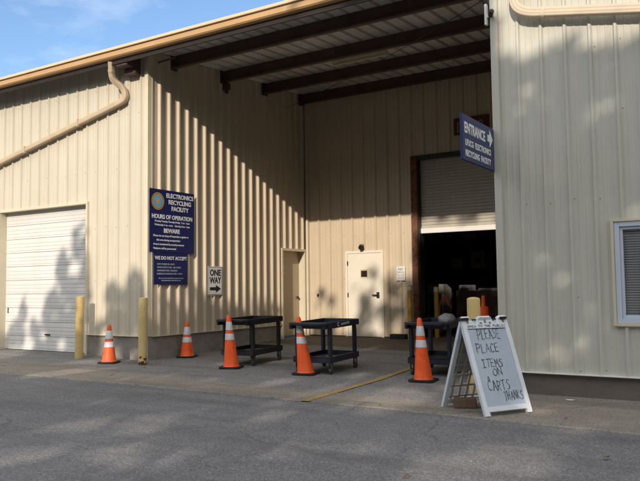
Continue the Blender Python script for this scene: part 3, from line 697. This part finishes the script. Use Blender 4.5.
# ------------------------------------------------------------------ carts
def make_cart(label, m, x, y, rz, badge):
    S = empty('utility_cart', (x, y, gz(x, y)+.004), label, 'cart', rz, 'two shelf utility carts')
    S.rotation_euler.x = .024
    w, l, zt_ = .355, .47, .835
    def tray(z0, z1, y0, y1, name):
        mb = MB(); t = .028
        mb.box(-w+t, w-t, y0+t, y1-t, z0+.015, z0+.035)
        mb.box(-w, -w+t, y0, y1, z0, z1); mb.box(w-t, w, y0, y1, z0, z1); mb.box(-w+t, w-t, y0, y0+t, z0, z1); mb.box(-w+t, w-t, y1-t, y1, z0, z1)
        return mb.build(name, m, S, bevel=.007)
    tray(.735, zt_, -l-.07, l+.06, 'top_tray')
    tray(.185, .285, -l-.03, l+.03, 'bottom_tray')
    mb = MB()
    hy = -l-.07
    mb.prism([(-w, hy-.0), (w, hy-.0), (w, hy-.06), (w-.07, hy-.17), (-w+.07, hy-.17), (-w, hy-.06)], lambda u, v, d: Vector((u, v, d)), zt_-.034, zt_+.004)
    mb.box(-w+.02, -w+.07, hy-.10, hy-.001, zt_-.1, zt_-.034); mb.box(w-.07, w-.02, hy-.10, hy-.001, zt_-.1, zt_-.034)
    mb.build('handle', m, S, bevel=.008)
    for sx in (-1, 1):
        for sy in (-1, 1):
            cx, cy = sx*(w-.045), sy*(l-.045)
            mb = MB(); mb.prism([(cx-.03, cy-.035), (cx+.03, cy-.035), (cx+.03, cy+.035), (cx-.03, cy+.035)], lambda u, v, d: Vector((u, v, d)), .286, .734)
            mb.build('leg', m, S, bevel=.01)
            mb = MB(); mb.box(cx-.03, cx+.03, cy-.03, cy+.03, .165, .185); mb.box(cx-.028, cx-.022, cy-.02, cy+.03, .06, .165); mb.box(cx+.022, cx+.028, cy-.02, cy+.03, .06, .165)
            cs = mb.build('caster', 'steel', S)
            mb = MB(); mb.lathe([(.04, -.018), (.055, -.014), (.055, .014), (.04, .018)], 22, T=Matrix.Translation((cx, cy+.02, .055)) @ Matrix.Rotation(PI/2, 4, 'Y')); mb.build('wheel', 'caster', cs, smooth=True)
    if badge:
        T = frame((w+.001, -.28, .755), (0, 1, 0), (0, 0, 1))
        mb = MB()
        for i in range(14):
            a, b_ = math.radians(50+i*19), math.radians(50+(i+1)*19)
            mb.quad(*[T @ Vector((.07+r*1.25*math.cos(t), .036+r*math.sin(t), .002)) for r, t in ((.034, a), (.018, a), (.018, b_), (.034, b_))])
        for i in range(6): mb.box(.16+i*.05, .19+i*.05, .015+.002*i, .05+.002*i, 0, .002, T)
        bd = mb.build('badge', 'reflect', S)
        mb = MB(); mb.box(.33, .47, .058, .068, 0, .002, T); mb.build('badge_stripe', 'green', bd)
    return S
make_cart('black two shelf cart nearest the ribbed side wall', 'cartblack', -8.27, 10.74, math.radians(3), False)
make_cart('blue black two shelf cart with a side badge, middle of the bay', 'cartblue', -6.40, 10.35, math.radians(2), True)
make_cart('blue black two shelf cart partly hidden by the sandwich board', 'cartblue', -4.57, 10.84, math.radians(3), False)

# ------------------------------------------------------------------ sandwich board
th = math.radians(58); U = Vector((math.cos(th), math.sin(th), 0)); SPR = Vector((-math.sin(th), math.cos(th), 0)); A0 = Vector((-2.655, 7.485, .012)); WD = .645; SP = .80
top = A0+SPR*SP/2+Vector((0, 0, 1.03)); Vf = (top-A0).normalized(); LEN = 1.125
S = empty('sandwich_board', A0+U*WD/2+SPR*SP/2, 'white folding sandwich board with handwritten note asking to place items on carts', 'sign')
Ti = Matrix.Translation(-Vector(S.location))
def board_parts(F, front):
    def P(u, v, d): return F @ Vector((u, v, d))
    w = WD
    mb = MB()
    # stiles with feet, bottom rail, header with cut-outs
    mb.prism([(0, 0), (.07, 0), (.062, .075), (.055, .1), (.055, .98), (0, .98)], P, -.028, .012)
    mb.prism([(w-.07, 0), (w, 0), (w, .98), (w-.055, .98), (w-.055, .1), (w-.062, .075)], P, -.028, .012)
    mb.prism([(.055, .045), (w-.055, .045), (w-.055, .10), (.055, .10)], P, -.026, .010)
    a = [(0, .98), (w, .98), (w, 1.10), (w-.015, LEN), (w*.83, LEN), (w*.80, 1.11), (w*.74, 1.035), (w*.70, 1.035), (w*.645, 1.11), (w*.62, LEN), (w*.38, LEN), (w*.355, 1.11),
         (w*.30, 1.035), (w*.26, 1.035), (w*.20, 1.11), (w*.17, LEN), (.015, LEN), (0, 1.10)]
    mb.prism(a, P, -.028, .012)
    fo = mb.build('board_frame', 'aframe', S, bevel=.003); fo.matrix_parent_inverse = Ti
    if front:
        mb = MB()
        for c in (.40, .60): mb.prism([(w*c-.012, 1.05), (w*c+.012, 1.05), (w*c+.018, 1.03), (w*c-.018, 1.03)], P, .0125, .014)
        for c in (.12, .5, .9): mb.box(w*c-.012, w*c+.012, 1.04, 1.10, .0125, .016, F)
        o = mb.build('grip', 'boxdim', S); o.matrix_parent_inverse = Ti
        mb = MB(); mb.box(.0555, w-.0555, .1005, .9795, -.006, .001, F); o = mb.build('writing_panel', 'board', S); o.matrix_parent_inverse = Ti
    else:
        mb = MB()
        for k in range(7): z = .12+k*.135; mb.box(.0555, w-.0555, z, z+.022, -.020, -.004, F)
        for x in (.13, .235, .34, .445, .55): mb.box(x-.0125, x+.0125, .1005, .9795, -.022, -.002, F)
        mb.box(.0555, w-.0555, .44, .9795, -.0035, .001, F)
        o = mb.build('ribbed_panel', 'boardback', S); o.matrix_parent_inverse = Ti
    return fo
Ff = frame(A0, U, Vf); board_parts(Ff, True)
Cb = A0+SPR*SP; Vb = (top-Cb).normalized(); Fb = frame(Cb+U*WD, -U, Vb); board_parts(Fb, False)
mb = MB(); tp = A0+Vf*1.085
mb.sweep([tp+U*-.01+SPR*.01, tp+U*(WD+.01)+SPR*.01], .018, n=8, sq=2)
for k in (.06, .9): mb.box(-.045, .045, -.02, .05, -.014, .014, frame(tp+U*WD*k, U, SPR) @ Matrix.Translation((0, -.015, .012)))
o = mb.build('hinge_rod', 'blackpaint', S); o.matrix_parent_inverse = Ti
# handwriting : pen strokes on a unit box
G = {'P': [[(0, 0), (.05, 1.05)], [(.0, 1), (.5, .95), (.6, .7), (.4, .5), (.05, .48)]], 'L': [[(.1, 1), (0, 0), (.5, .03)]], 'E': [[(.5, 1), (.05, .95), (0, .02), (.5, 0)], [(.03, .5), (.42, .52)]],
     'A': [[(0, 0), (.28, 1), (.6, 0)], [(.12, .38), (.46, .36)]], 'S': [[(.5, .9), (.2, 1), (.05, .75), (.45, .4), (.4, .08), (0, .03)]], 'C': [[(.5, .85), (.25, 1), (.0, .6), (.05, .15), (.25, 0), (.5, .08)]],
     'I': [[(.0, 1), (.5, 1)], [(.25, 1), (.22, 0)], [(-.05, 0), (.5, .02)]], 'T': [[(-.05, 1), (.6, 1.02)], [(.28, 1), (.25, 0)]], 'M': [[(0, 0), (.05, 1), (.28, .4), (.5, 1), (.58, 0)]],
     'O': [[(.28, 1), (.02, .7), (.05, .2), (.3, 0), (.55, .3), (.52, .8), (.28, 1)]], 'N': [[(0, 0), (.03, 1), (.5, .02), (.52, 1)]], 'R': [[(0, 0), (.03, 1), (.5, .85), (.4, .55), (.05, .5), (.5, 0)]],
     'H': [[(0, 0), (0, 1)], [(.45, 0), (.5, 1)], [(0, .5), (.48, .5)]], 'K': [[(0, 0), (.02, 1)], [(.45, 1), (.05, .45), (.5, 0)]], '&': [[(.5, .1), (.1, .8), (.3, 1), (.42, .8), (.02, .25), (.2, 0), (.5, .4)]], 'U': [[(0, 1), (.05, .15), (.25, 0), (.45, .15), (.5, 1)]], 'D': [[(0, 0), (0, 1), (.4, .8), (.45, .3), (0, 0)]], 'B': [[(0, 0), (0, 1), (.4, .85), (.05, .52), (.45, .25), (0, 0)]], '.': [[(0, 0), (.05, .03)]]}
def strokes(mb, txt, u0, u1, v0, h, wd):
    n = len(txt); adv = (u1-u0)/n; hr = random.Random(len(txt)*7+int(v0*100))
    for i, ch in enumerate(txt):
        if ch == ' ': continue
        s = adv*1.35; dv = hr.uniform(-.06, .06)*h; sk = hr.uniform(-.05, .12)
        for st in G[ch]:
            q = [(u0+i*adv+(a+sk*b_)*s, v0+dv+b_*h) for a, b_ in st]
            for (a, b_), (c, d) in zip(q, q[1:]):
                t = Vector((c-a, d-b_)); ln = t.length
                if ln < 1e-5: continue
                t /= ln; w_ = wd*hr.uniform(.65, 1.35); nn = Vector((-t.y, t.x))*w_/2; e = t*wd*.4
                mb.quad(*[Ff @ Vector((x.x, x.y, .0022)) for x in (Vector((a, b_))-e+nn, Vector((a, b_))-e-nn, Vector((c, d))+e-nn, Vector((c, d))+e+nn)])
mb = MB(); w = WD
for txt, a, b_, v, h in (('PLEASE', .27, .78, .855, .115), ('PLACE', .18, .67, .70, .10), ('ITEMS', .22, .67, .53, .09), ('ON', .39, .62, .435, .08), ('&', .24, .31, .385, .045), ('CARTS', .22, .70, .27, .11), ('THANKS', .50, .92, .155, .095)):
    strokes(mb, txt, a*w, b_*w, v, h, .0085)
mb.quad(*[Ff @ Vector(q) for q in ((.07, .972, .0022), (w-.07, .968, .0022), (w-.07, .976, .0022), (.07, .98, .0022))])
o = mb.build('handwriting', 'marker', S); o.matrix_parent_inverse = Ti
Ff0 = Ff; Ff = Ff @ Matrix.Translation((0, 0, .0115)); mb = MB()
strokes(mb, 'OPEN TO THE PUBLIC', .1*w, .93*w, .992, .022, .005); Ff = Ff0
o = mb.build('header_writing', 'marker', S); o.matrix_parent_inverse = Ti
mb = MB(); Tm = Matrix.Translation((-3.08, 8.0, .012)) @ Matrix.Rotation(math.radians(24), 4, 'Z'); mb.box(-.13, .13, -.1, .1, 0, .10, Tm)
tag(mb.build('concrete_block', 'brick', bevel=.008), 'brown block weighing down the inside of the sandwich board', 'block')

# ------------------------------------------------------------------ inside the doorway
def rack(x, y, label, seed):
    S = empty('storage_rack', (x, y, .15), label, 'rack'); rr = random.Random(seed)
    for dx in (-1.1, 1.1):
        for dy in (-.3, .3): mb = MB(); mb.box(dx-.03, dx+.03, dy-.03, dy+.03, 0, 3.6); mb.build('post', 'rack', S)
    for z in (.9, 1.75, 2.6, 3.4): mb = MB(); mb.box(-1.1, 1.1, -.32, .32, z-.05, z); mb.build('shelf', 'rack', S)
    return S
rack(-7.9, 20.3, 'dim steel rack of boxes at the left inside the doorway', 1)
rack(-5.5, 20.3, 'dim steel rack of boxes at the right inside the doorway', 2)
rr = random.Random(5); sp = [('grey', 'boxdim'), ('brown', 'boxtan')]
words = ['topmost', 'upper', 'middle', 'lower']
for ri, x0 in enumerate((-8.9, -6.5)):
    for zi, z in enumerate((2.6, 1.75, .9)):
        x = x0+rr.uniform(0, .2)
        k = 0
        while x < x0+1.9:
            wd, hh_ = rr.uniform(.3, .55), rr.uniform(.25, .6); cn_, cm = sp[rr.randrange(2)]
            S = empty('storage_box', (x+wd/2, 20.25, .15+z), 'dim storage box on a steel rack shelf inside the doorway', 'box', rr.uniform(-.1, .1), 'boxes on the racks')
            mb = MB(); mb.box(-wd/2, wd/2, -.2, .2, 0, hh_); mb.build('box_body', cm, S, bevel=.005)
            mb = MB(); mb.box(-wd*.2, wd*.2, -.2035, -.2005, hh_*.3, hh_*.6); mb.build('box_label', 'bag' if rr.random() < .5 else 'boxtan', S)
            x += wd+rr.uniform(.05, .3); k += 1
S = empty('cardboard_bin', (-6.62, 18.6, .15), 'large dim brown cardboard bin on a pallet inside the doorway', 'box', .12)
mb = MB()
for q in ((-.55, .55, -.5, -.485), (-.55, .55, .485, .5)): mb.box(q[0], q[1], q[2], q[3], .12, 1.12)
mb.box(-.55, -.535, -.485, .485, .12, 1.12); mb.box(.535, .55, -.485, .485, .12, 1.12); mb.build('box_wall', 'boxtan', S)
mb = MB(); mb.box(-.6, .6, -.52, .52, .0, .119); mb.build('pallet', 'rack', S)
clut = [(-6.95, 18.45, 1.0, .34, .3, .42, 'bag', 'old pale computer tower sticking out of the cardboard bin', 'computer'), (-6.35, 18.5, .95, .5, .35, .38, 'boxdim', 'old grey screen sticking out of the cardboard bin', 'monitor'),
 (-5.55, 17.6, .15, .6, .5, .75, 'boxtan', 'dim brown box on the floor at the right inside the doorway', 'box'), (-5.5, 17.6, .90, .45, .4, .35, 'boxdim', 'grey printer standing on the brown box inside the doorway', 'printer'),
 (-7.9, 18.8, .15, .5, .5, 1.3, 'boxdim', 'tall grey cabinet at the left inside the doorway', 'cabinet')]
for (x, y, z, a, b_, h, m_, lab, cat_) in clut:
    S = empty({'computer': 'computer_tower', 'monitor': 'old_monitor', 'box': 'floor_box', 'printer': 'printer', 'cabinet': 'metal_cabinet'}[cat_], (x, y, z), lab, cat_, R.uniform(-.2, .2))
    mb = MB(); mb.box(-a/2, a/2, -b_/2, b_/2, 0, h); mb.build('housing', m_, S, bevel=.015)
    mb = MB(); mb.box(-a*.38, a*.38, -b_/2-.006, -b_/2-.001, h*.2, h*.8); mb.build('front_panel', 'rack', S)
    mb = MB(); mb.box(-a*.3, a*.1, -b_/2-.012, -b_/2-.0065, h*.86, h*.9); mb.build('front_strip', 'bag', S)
bmx = bmesh.new(); bmesh.ops.create_icosphere(bmx, subdivisions=4, radius=.135)
for v in bmx.verts:
    d = v.co.normalized(); az_ = math.atan2(d.y, d.x)
    f_ = 1+.10*noise.noise(d*1.6)+.035*math.sin(az_*9+3*noise.noise(d*2))*(1-abs(d.z))+.05*max(0, d.z)*math.sin(az_*7)
    v.co = d*.14*f_; v.co.z *= .72
    v.co.z = max(-.07, v.co.z)
me = bpy.data.meshes.new('plastic_bag'); bmx.to_mesh(me); bmx.free(); me.materials.append(M['bag']); me.polygons.foreach_set('use_smooth', [True]*len(me.polygons)); o = bpy.data.objects.new('plastic_bag', me); COL.objects.link(o)
o.location = (-4.50, 11.0, gz(-4.5, 11)+.83); tag(o, 'lumpy grey plastic bag lying on the cart behind the sandwich board', 'bag')
S = empty('hand_truck', (-7.0, 17.0, .15), 'dark hand truck with an orange curved handle in the dim doorway', 'hand truck', .3)
mb = MB(); mb.sweep(smoothpath([(-.15, .0, .1), (-.15, .05, .8), (-.02, .12, 1.05), (.1, .05, .75)], .15, 6), .04, n=8, sq=2); mb.build('handle', 'orange', S, smooth=True)
mb = MB(); mb.box(-.2, .2, -.2, .02, 0, .02); mb.sweep([(-.12, .02, .02), (.2, .2, 1.1)], .035, n=8, sq=2); mb.build('frame', 'darkmetal', S)
# orange delineator post with narrow grip
S = empty('delineator_post', (-5.14, 14.55, gz(-5, 14.55)), 'slim orange channelizer with a narrow grip, just right of the yellow bollard top', 'channelizer')
mb = MB(); mb.lathe([(.17, 0), (.17, .05), (.1, .06)], 8); mb.build('base', 'rubber', S)
mb = MB(); mb.lathe([(.118, .06), (.115, .12), (.108, .80), (.104, .84), (.05, .855), (.044, .87), (.036, 1.03), (.036, 1.07), (.02, 1.08)], 24); mb.build('post', 'orange', S, smooth=True)
mb = MB(); mb.lathe([(.1145, .45), (.1125, .6)], 24, caps=False); mb.build('reflective_collar', 'reflect', S, smooth=True)

# ------------------------------------------------------------------ loose grit along edges and wall feet
mb = MB(); gr = random.Random(4)
def chip(x, y, s_):
    z = gz(x, y)+.008; a = gr.uniform(0, 6); P = [Vector((x+math.cos(a+t)*s_*gr.uniform(.7, 1.2), y+math.sin(a+t)*s_*gr.uniform(.7, 1.2), z)) for t in (0, 1.6, 3.1, 4.7)]; T_ = Vector((x+gr.uniform(-.3, .3)*s_, y+gr.uniform(-.3, .3)*s_, z+s_*gr.uniform(.5, 1.)))
    for i in range(4): mb.poly([P[i], P[(i+1) % 4], T_])
for i in range(1500):
    k = gr.random()
    if k < .35: x = gr.uniform(-15, 0); y = s_lo(x)+gr.gauss(0, .12)
    elif k < .55: x = gr.uniform(-3, 1); y = RY-abs(gr.gauss(0, .12))-.03
    elif k < .72: x = gr.uniform(-12, -10.4); y = LY-.05-abs(gr.gauss(0, .15))
    elif k < .85: y = gr.uniform(10.2, 15.6); x = WX+.03+abs(gr.gauss(0, .1))
    else: x = gr.uniform(-14, 0); y = gr.uniform(3, 14)
    if x < WX and y > LY-.03: continue
    chip(x, y, gr.uniform(.004, .013)*(1.3 if gr.random() < .1 else 1))
tag(mb.build('gravel', 'pad'), kind='stuff')['label'] = 'scattered grit and small stones along the pavement edges'

# ------------------------------------------------------------------ litter
mb = MB(); mb.poly([(-2.20, 9.03, .014), (-2.11, 9.01, .016), (-2.09, 9.06, .018), (-2.14, 9.05, .022), (-2.19, 9.07, .016)]); tag(mb.build('paper_scrap', 'paper'), 'scrap of white paper on the concrete below the window wall', 'litter')
mb = MB(); mb.lathe([(.05, 0), (.065, .03), (.045, .08), (.01, .1)], 7); o = mb.build('dirt_clod', 'rubber', smooth=True); o.location = (-10.32, 9.98, .01); tag(o, 'dark clod of debris at the foot of the corner between bollard and cone', 'debris')
lf = []
for (x, y) in ((-2.35, 4.9), (-1.2, 6.2), (-3.85, 6.4), (-7.2, 9.2), (-1.9, 7.8), (-7.9, 6.9), (-9.6, 9.3)):
    a = R.uniform(0, 6); s = R.uniform(.02, .034)
    mb = MB(); P = [(math.cos(a+t)*s*k, math.sin(a+t)*s*k, .004+.02*abs(math.sin(t*2))*R.random()) for t, k in ((0, 1.3), (.8, .7), (1.6, .6), (2.5, .8), (3.14, 1.2), (4., .7), (5.2, .7))]
    mb.poly(P); o = mb.build('fallen_leaf', 'deadleaf'); o.location = (x, y, gz(x, y)+.012)
    tag(o, 'small dry brown leaf lying on the pavement', 'leaf', 'fallen leaves on the pavement')

# ------------------------------------------------------------------ trees across the road (behind the viewer); they shade the road and dapple the walls
SUN = Vector((-.27, 1., -.452)).normalized()
def ell(u, v, L):
    for cx, cy, rx, ry in L:
        if ((u-cx)/rx)**2+((v-cy)/ry)**2 < 1: return True
    return False
G_LIT = []   # sunlit patches on the ground: centre, radii, all stretched along the light
for cx, cy, rx, ry in [(-5.55, 3.9, .13, .3), (-6.3, 5.1, .12, .30), (-5.9, 5.45, .12, .36), (-5.72, 5.8, .07, .15), (-4.9, 4.55, .1, .2), (-4.42, 4.4, .1, .2), (-6.35, 8.8, .09, .22), (-3.0, 5.75, .1, .2), (-2.62, 5.25, .13, .28),
        (-2.0, 5.65, .2, .36), (-1.66, 5.4, .15, .3), (-2.06, 5.15, .16, .22), (-1.76, 6.15, .1, .16), (-3.9, 7.6, .15, .28), (-4.6, 7.9, .15, .2), (-3.95, 8.3, .2, .2), (-10.4, 8.15, .2, .5), (-11.2, 9.75, .3, .25), (-8.45, 8.25, .12, .25), (-4.4, 8.8, .2, .2), (-14.5, 9.3, .6, .5)]:
    G_LIT.append((cx, cy, rx*1.3+.15, ry*1.35+.34))
R_LIT = [(a, b, c*.75+.04, d*.75+.04) for a, b, c, d in [(-2.22, 1.57, .14, .12), (-2.48, 1.70, .09, .08), (-2.38, 1.34, .08, .06), (-2.13, .80, .12, .11), (-2.48, .86, .1, .07), (-2.37, .52, .11, .14), (-2.0, .68, .1, .1), (-2.66, 3.93, .08, .12), (-1.85, .85, .08, .08)]]
L_SH = [(-12.6, 2.5, .28, .38), (-13.15, 1.95, .17, .34), (-12.95, 1.22, .75, .55), (-13.4, .6, .85, .45), (-14.5, 1.0, .13, .36), (-14.8, .45, .35, .27), (-12.4, 1.0, .26, 1.3), (-11.35, 1.15, .24, .38), (-10.8, 1.35, .28, .52), (-11.1, .55, .9, .38), (-13, .15, 1.2, .3)]
L_GAP = [(-13.8, .48, .13, .18), (-13.2, .3, .17, .14), (-13.95, .9, .13, .2), (-12.95, 1.05, .1, .16), (-11.62, .42, .16, .3)]
B_SH = [(-8.5, 1.75, .14, .22), (-8.75, 1.38, .22, .12), (-8.62, .95, .27, .36), (-8.75, .4, .26, .33), (-7.95, 1.4, .24, .34), (-8.04, .75, .22, .5), (-10.05, 1.15, .2, .25), (-9.68, .95, .13, .3), (-7.5, .9, .3, .7), (-9.9, .3, .35, .25)]
def in_sun(P):
    """where the ray through this leaf lands, and whether that spot is one the trees leave open"""
    x, y, z = P; kx, kz = -.27, -.452
    nz = lambda a, b, s=1.3: noise.noise(Vector((a*s, b*s, 3.3)))
    def at(Y): t = Y-y; return x+kx*t, z+kz*t
    X, Z = at(RY)
    if X > RX:
        if Z > 0: return Z > 4.46+.2*nz(X, 0, 2.6)+.08*math.sin(X*5) or ell(X, Z, R_LIT)
    else:
        X, Z = at(LY)
        if X < WX:
            if Z > 0: return (not ell(X+.1*nz(X, Z, 4), Z+.12*nz(Z, X, 4), L_SH)) or ell(X, Z, L_GAP) or lr.random() < .3
        else:
            Yw = y+(WX-x)/kx
            if Yw < BY:
                _, Z = at(Yw)
                if Z > .1: return Z > 1.05+.55*nz(Yw, .5, 1.9)+.2*math.sin(Yw*6) or (Z > .45 and nz(Yw, Z, 2.6) > .22) or (Yw > 14.6 and Z > .15)
            else:
                X, Z = at(BY)
                if Z > .15 and X > RO0-.1 and Z < 2.5: return False
                if Z > .15: return Z < 3.42-.09*(X+10.4) and (not ell(X+.08*nz(X, Z, 4), Z+.1*nz(Z, X, 4), B_SH) or lr.random() < .55)
    t = -z/kz; X, Y = x+kx*t, y+t
    return ell(X, Y, G_LIT) or nz(X, Y*.45, 1.9) > (.30 if Y < 7.4 else .42)
TR = [(-12.5, -8.5, 3.2, 8.), (-8.2, -10.5, 3.2, 9.), (-4., -9., 3.4, 10.), (.2, -11., 3.4, 11.), (3.6, -8.8, 3.4, 11.5), (7.4, -10.5, 3.4, 11.)]
leaves = [MB() for _ in TR]; lr = random.Random(11)
NL = 105000
for i in range(NL):
    x, y = lr.uniform(-14.5, 9.5), lr.uniform(-13, -6); z = lr.uniform(1.2, 16.)
    # the crown's own shape: lumpy top
    if z > 13.6+1.6*noise.noise(Vector((x*.35, y*.35, 0)))+.2*x: continue
    if in_sun((x, y, z)): continue
    k = min(range(len(TR)), key=lambda j: (TR[j][0]-x)**2+.6*(TR[j][1]-y)**2)
    s = lr.uniform(.10, .19); n = Vector((lr.gauss(0, 1), lr.gauss(0, 1.3), lr.gauss(0, .8))).normalized(); a = n.orthogonal().normalized(); b = n.cross(a); c = Vector((x, y, z))
    leaves[k].poly([c+a*s*1.25, c+b*s*.62+a*.3*s, c-a*s*.9, c-b*s*.62+a*.3*s])
for k, (x, y, r, h) in enumerate(TR):
    S = empty('unseen_roadside_tree', (x, y, 0), 'leafy green tree across the road from the warehouse', 'tree', group='trees across the road')
    mb = MB(); mb.sweep([(0, 0, -.1), (.05, .02, 1.5), (.0, .1, h*.45), (.15, 0, h*.9)], .34, n=10, sq=2)
    for j in range(6):
        a = j*1.05; z0 = h*(.2+.1*j); mb.sweep([(0, 0, z0), (math.cos(a)*1.1, math.sin(a)*1.1, z0+1.), (math.cos(a)*2.1, math.sin(a)*2.1, z0+2.4)], .12, n=7, sq=2)
    mb.build('trunk', 'bark', S, smooth=True)
    o = leaves[k].build('crown', 'leaf', S); o.matrix_parent_inverse = Matrix.Translation((-x, -y, 0))

for k, (x, y, r, h) in enumerate([(-24, -9, 5, 11), (-34, -4, 6, 12), (-19, -18, 6, 13), (16, -10, 5.5, 12), (22, -3, 5.5, 12), (4, -20, 6, 14), (-8, -21, 6, 14), (25, 8, 5, 10)]):  # outer trees added out of view to hold back low sky light
    S = empty('unseen_roadside_tree', (x, y, 0), 'broad unseen tree added to block light from the low sky', 'tree', group='unseen trees added to block low sky light')
    mb = MB(); mb.sweep([(0, 0, -.1), (.05, .02, 1.5), (.0, .1, h*.45), (.15, 0, h*.9)], .4, n=10, sq=2); mb.build('trunk', 'bark', S, smooth=True)
    mb = MB()
    for i in range(5200):
        d = Vector((lr.gauss(0, 1), lr.gauss(0, 1), lr.gauss(0, 1))).normalized()*lr.random()**.4
        c = Vector((d.x*r, d.y*r, h*.55+d.z*h*.47)); c += Vector((noise.noise(c*.5), noise.noise(c*.5+Vector((9, 0, 0))), noise.noise(c*.5+Vector((0, 9, 0)))))*1.6
        s_ = lr.uniform(.2, .34); n = Vector((lr.gauss(0, 1), lr.gauss(0, 1), lr.gauss(0, 1))).normalized(); a = n.orthogonal().normalized(); b = n.cross(a)
        if in_sun((c.x+x, c.y+y, c.z)) and x < 12: continue
        mb.poly([c+a*s_*1.25, c+b*s_*.62+a*.3*s_, c-a*s_*.9, c-b*s_*.62+a*.3*s_])
    mb.build('crown', 'leaf', S)

def split_loose(o):
    bm = bmesh.new(); bm.from_mesh(o.data); bm.verts.ensure_lookup_table(); seen = {}; groups = []
    for v in bm.verts:
        if v.index in seen: continue
        st = [v]; seen[v.index] = 1; g_ = set()
        while st:
            q = st.pop(); g_.add(q.index)
            for e in q.link_edges:
                t = e.other_vert(q)
                if t.index not in seen: seen[t.index] = 1; st.append(t)
        groups.append(g_)
    bm.free()
    if len(groups) < 2: return
    ch = kids(o)
    for gi, g_ in enumerate(groups):
        b2 = bmesh.new(); b2.from_mesh(o.data); b2.verts.ensure_lookup_table()
        bmesh.ops.delete(b2, geom=[v for v in b2.verts if v.index not in g_], context='VERTS')
        me = bpy.data.meshes.new(o.data.name); b2.to_mesh(me); b2.free()
        for m_ in o.data.materials: me.materials.append(m_)
        if gi == 0: first = me; continue
        c_ = o.copy(); c_.data = me; COL.objects.link(c_)
    o.data = first
for o_ in list(bpy.data.objects):
    if o_.type == 'MESH' and o_.name.split('.')[0] in ('roll_up_door_frame', 'base_trim', 'pull_handle', 'strap', 'bracket', 'hanger', 'drip_trim', 'door_notice', 'badge', 'grip'): split_loose(o_)

# ------------------------------------------------------------------ sky, sun, camera
w = bpy.data.worlds.new('World'); sc.world = w; w.use_nodes = True; nt = w.node_tree; bg = nt.nodes['Background']
el = math.asin(-SUN.z); az = math.atan2(-SUN.x, -SUN.y)
sky = nt.nodes.new('ShaderNodeTexSky'); sky.sky_type = 'NISHITA'; sky.sun_disc = False; sky.sun_elevation = el; sky.sun_rotation = az
sky.air_density = 1.; sky.dust_density = .15; sky.ozone_density = 3.2
tc = nt.nodes.new('ShaderNodeTexCoord'); mp = nt.nodes.new('ShaderNodeMapping'); mp.inputs['Scale'].default_value = (1, 1, 2.6); mp.inputs['Rotation'].default_value = (.2, .1, .5); lk(nt, tc.outputs['Generated'], mp.inputs[0])
n1 = noi(nt, mp.outputs[0], 3.2, 8, .58)
sx = nt.nodes.new('ShaderNodeVectorMath'); sx.operation = 'DOT_PRODUCT'; lk(nt, tc.outputs['Generated'], sx.inputs[0]); sx.inputs[1].default_value = (.42, -.42, .34)  # clouds thickened and brightened out of view to lift the ambient light
mx = nd(nt, 'ShaderNodeMath', operation='MAXIMUM'); lk(nt, sx.outputs['Value'], mx.inputs[0]); mx.inputs[1].default_value = -.2
ad = nd(nt, 'ShaderNodeMath', operation='ADD'); lk(nt, n1, ad.inputs[0]); lk(nt, mx.outputs[0], ad.inputs[1])
cl = ramp(nt, ad.outputs[0], [(.25, 0.), (.40, .42), (.60, .9), (.8, 1.)])
cc = mixc(nt, ramp(nt, sx.outputs['Value'], [(.0, 0.), (.3, 1.)]), (4.9, 5.6, 6.5), (8.0, 8.0, 8.2))
c = mixc(nt, cl, sky.outputs[0], cc)
lk(nt, c, bg.inputs[0]); bg.inputs[1].default_value = .15
L = bpy.data.lights.new('sun', 'SUN'); L.energy = 3.05; L.angle = math.radians(.55); L.color = (1., .87, .73)
o = bpy.data.objects.new('sun', L); COL.objects.link(o); o.rotation_euler = SUN.to_track_quat('-Z', 'Y').to_euler(); o.location = (0, 0, 20)

cam = bpy.data.cameras.new('camera'); co = bpy.data.objects.new('camera', cam); COL.objects.link(co); sc.camera = co
cam.sensor_width = 36; cam.lens = 718.16/640*36; cam.clip_start = .05; cam.clip_end = 1500
yaw, pit, rol = -.561433, .0643531, -.0125773
F = Vector((math.sin(yaw)*math.cos(pit), math.cos(yaw)*math.cos(pit), math.sin(pit))); Rv = Vector((math.cos(yaw), -math.sin(yaw), 0)); Uv = Rv.cross(F)
R2 = Rv*math.cos(rol)+Uv*math.sin(rol); U2 = Uv*math.cos(rol)-Rv*math.sin(rol)
co.matrix_world = Matrix(((R2.x, U2.x, -F.x, 0), (R2.y, U2.y, -F.y, 0), (R2.z, U2.z, -F.z, 1.42), (0, 0, 0, 1)))
sc.view_settings.view_transform = 'Standard'; sc.view_settings.look = 'None'; sc.view_settings.gamma = 1; sc.view_settings.exposure = .38
sc.view_settings.use_curve_mapping = False
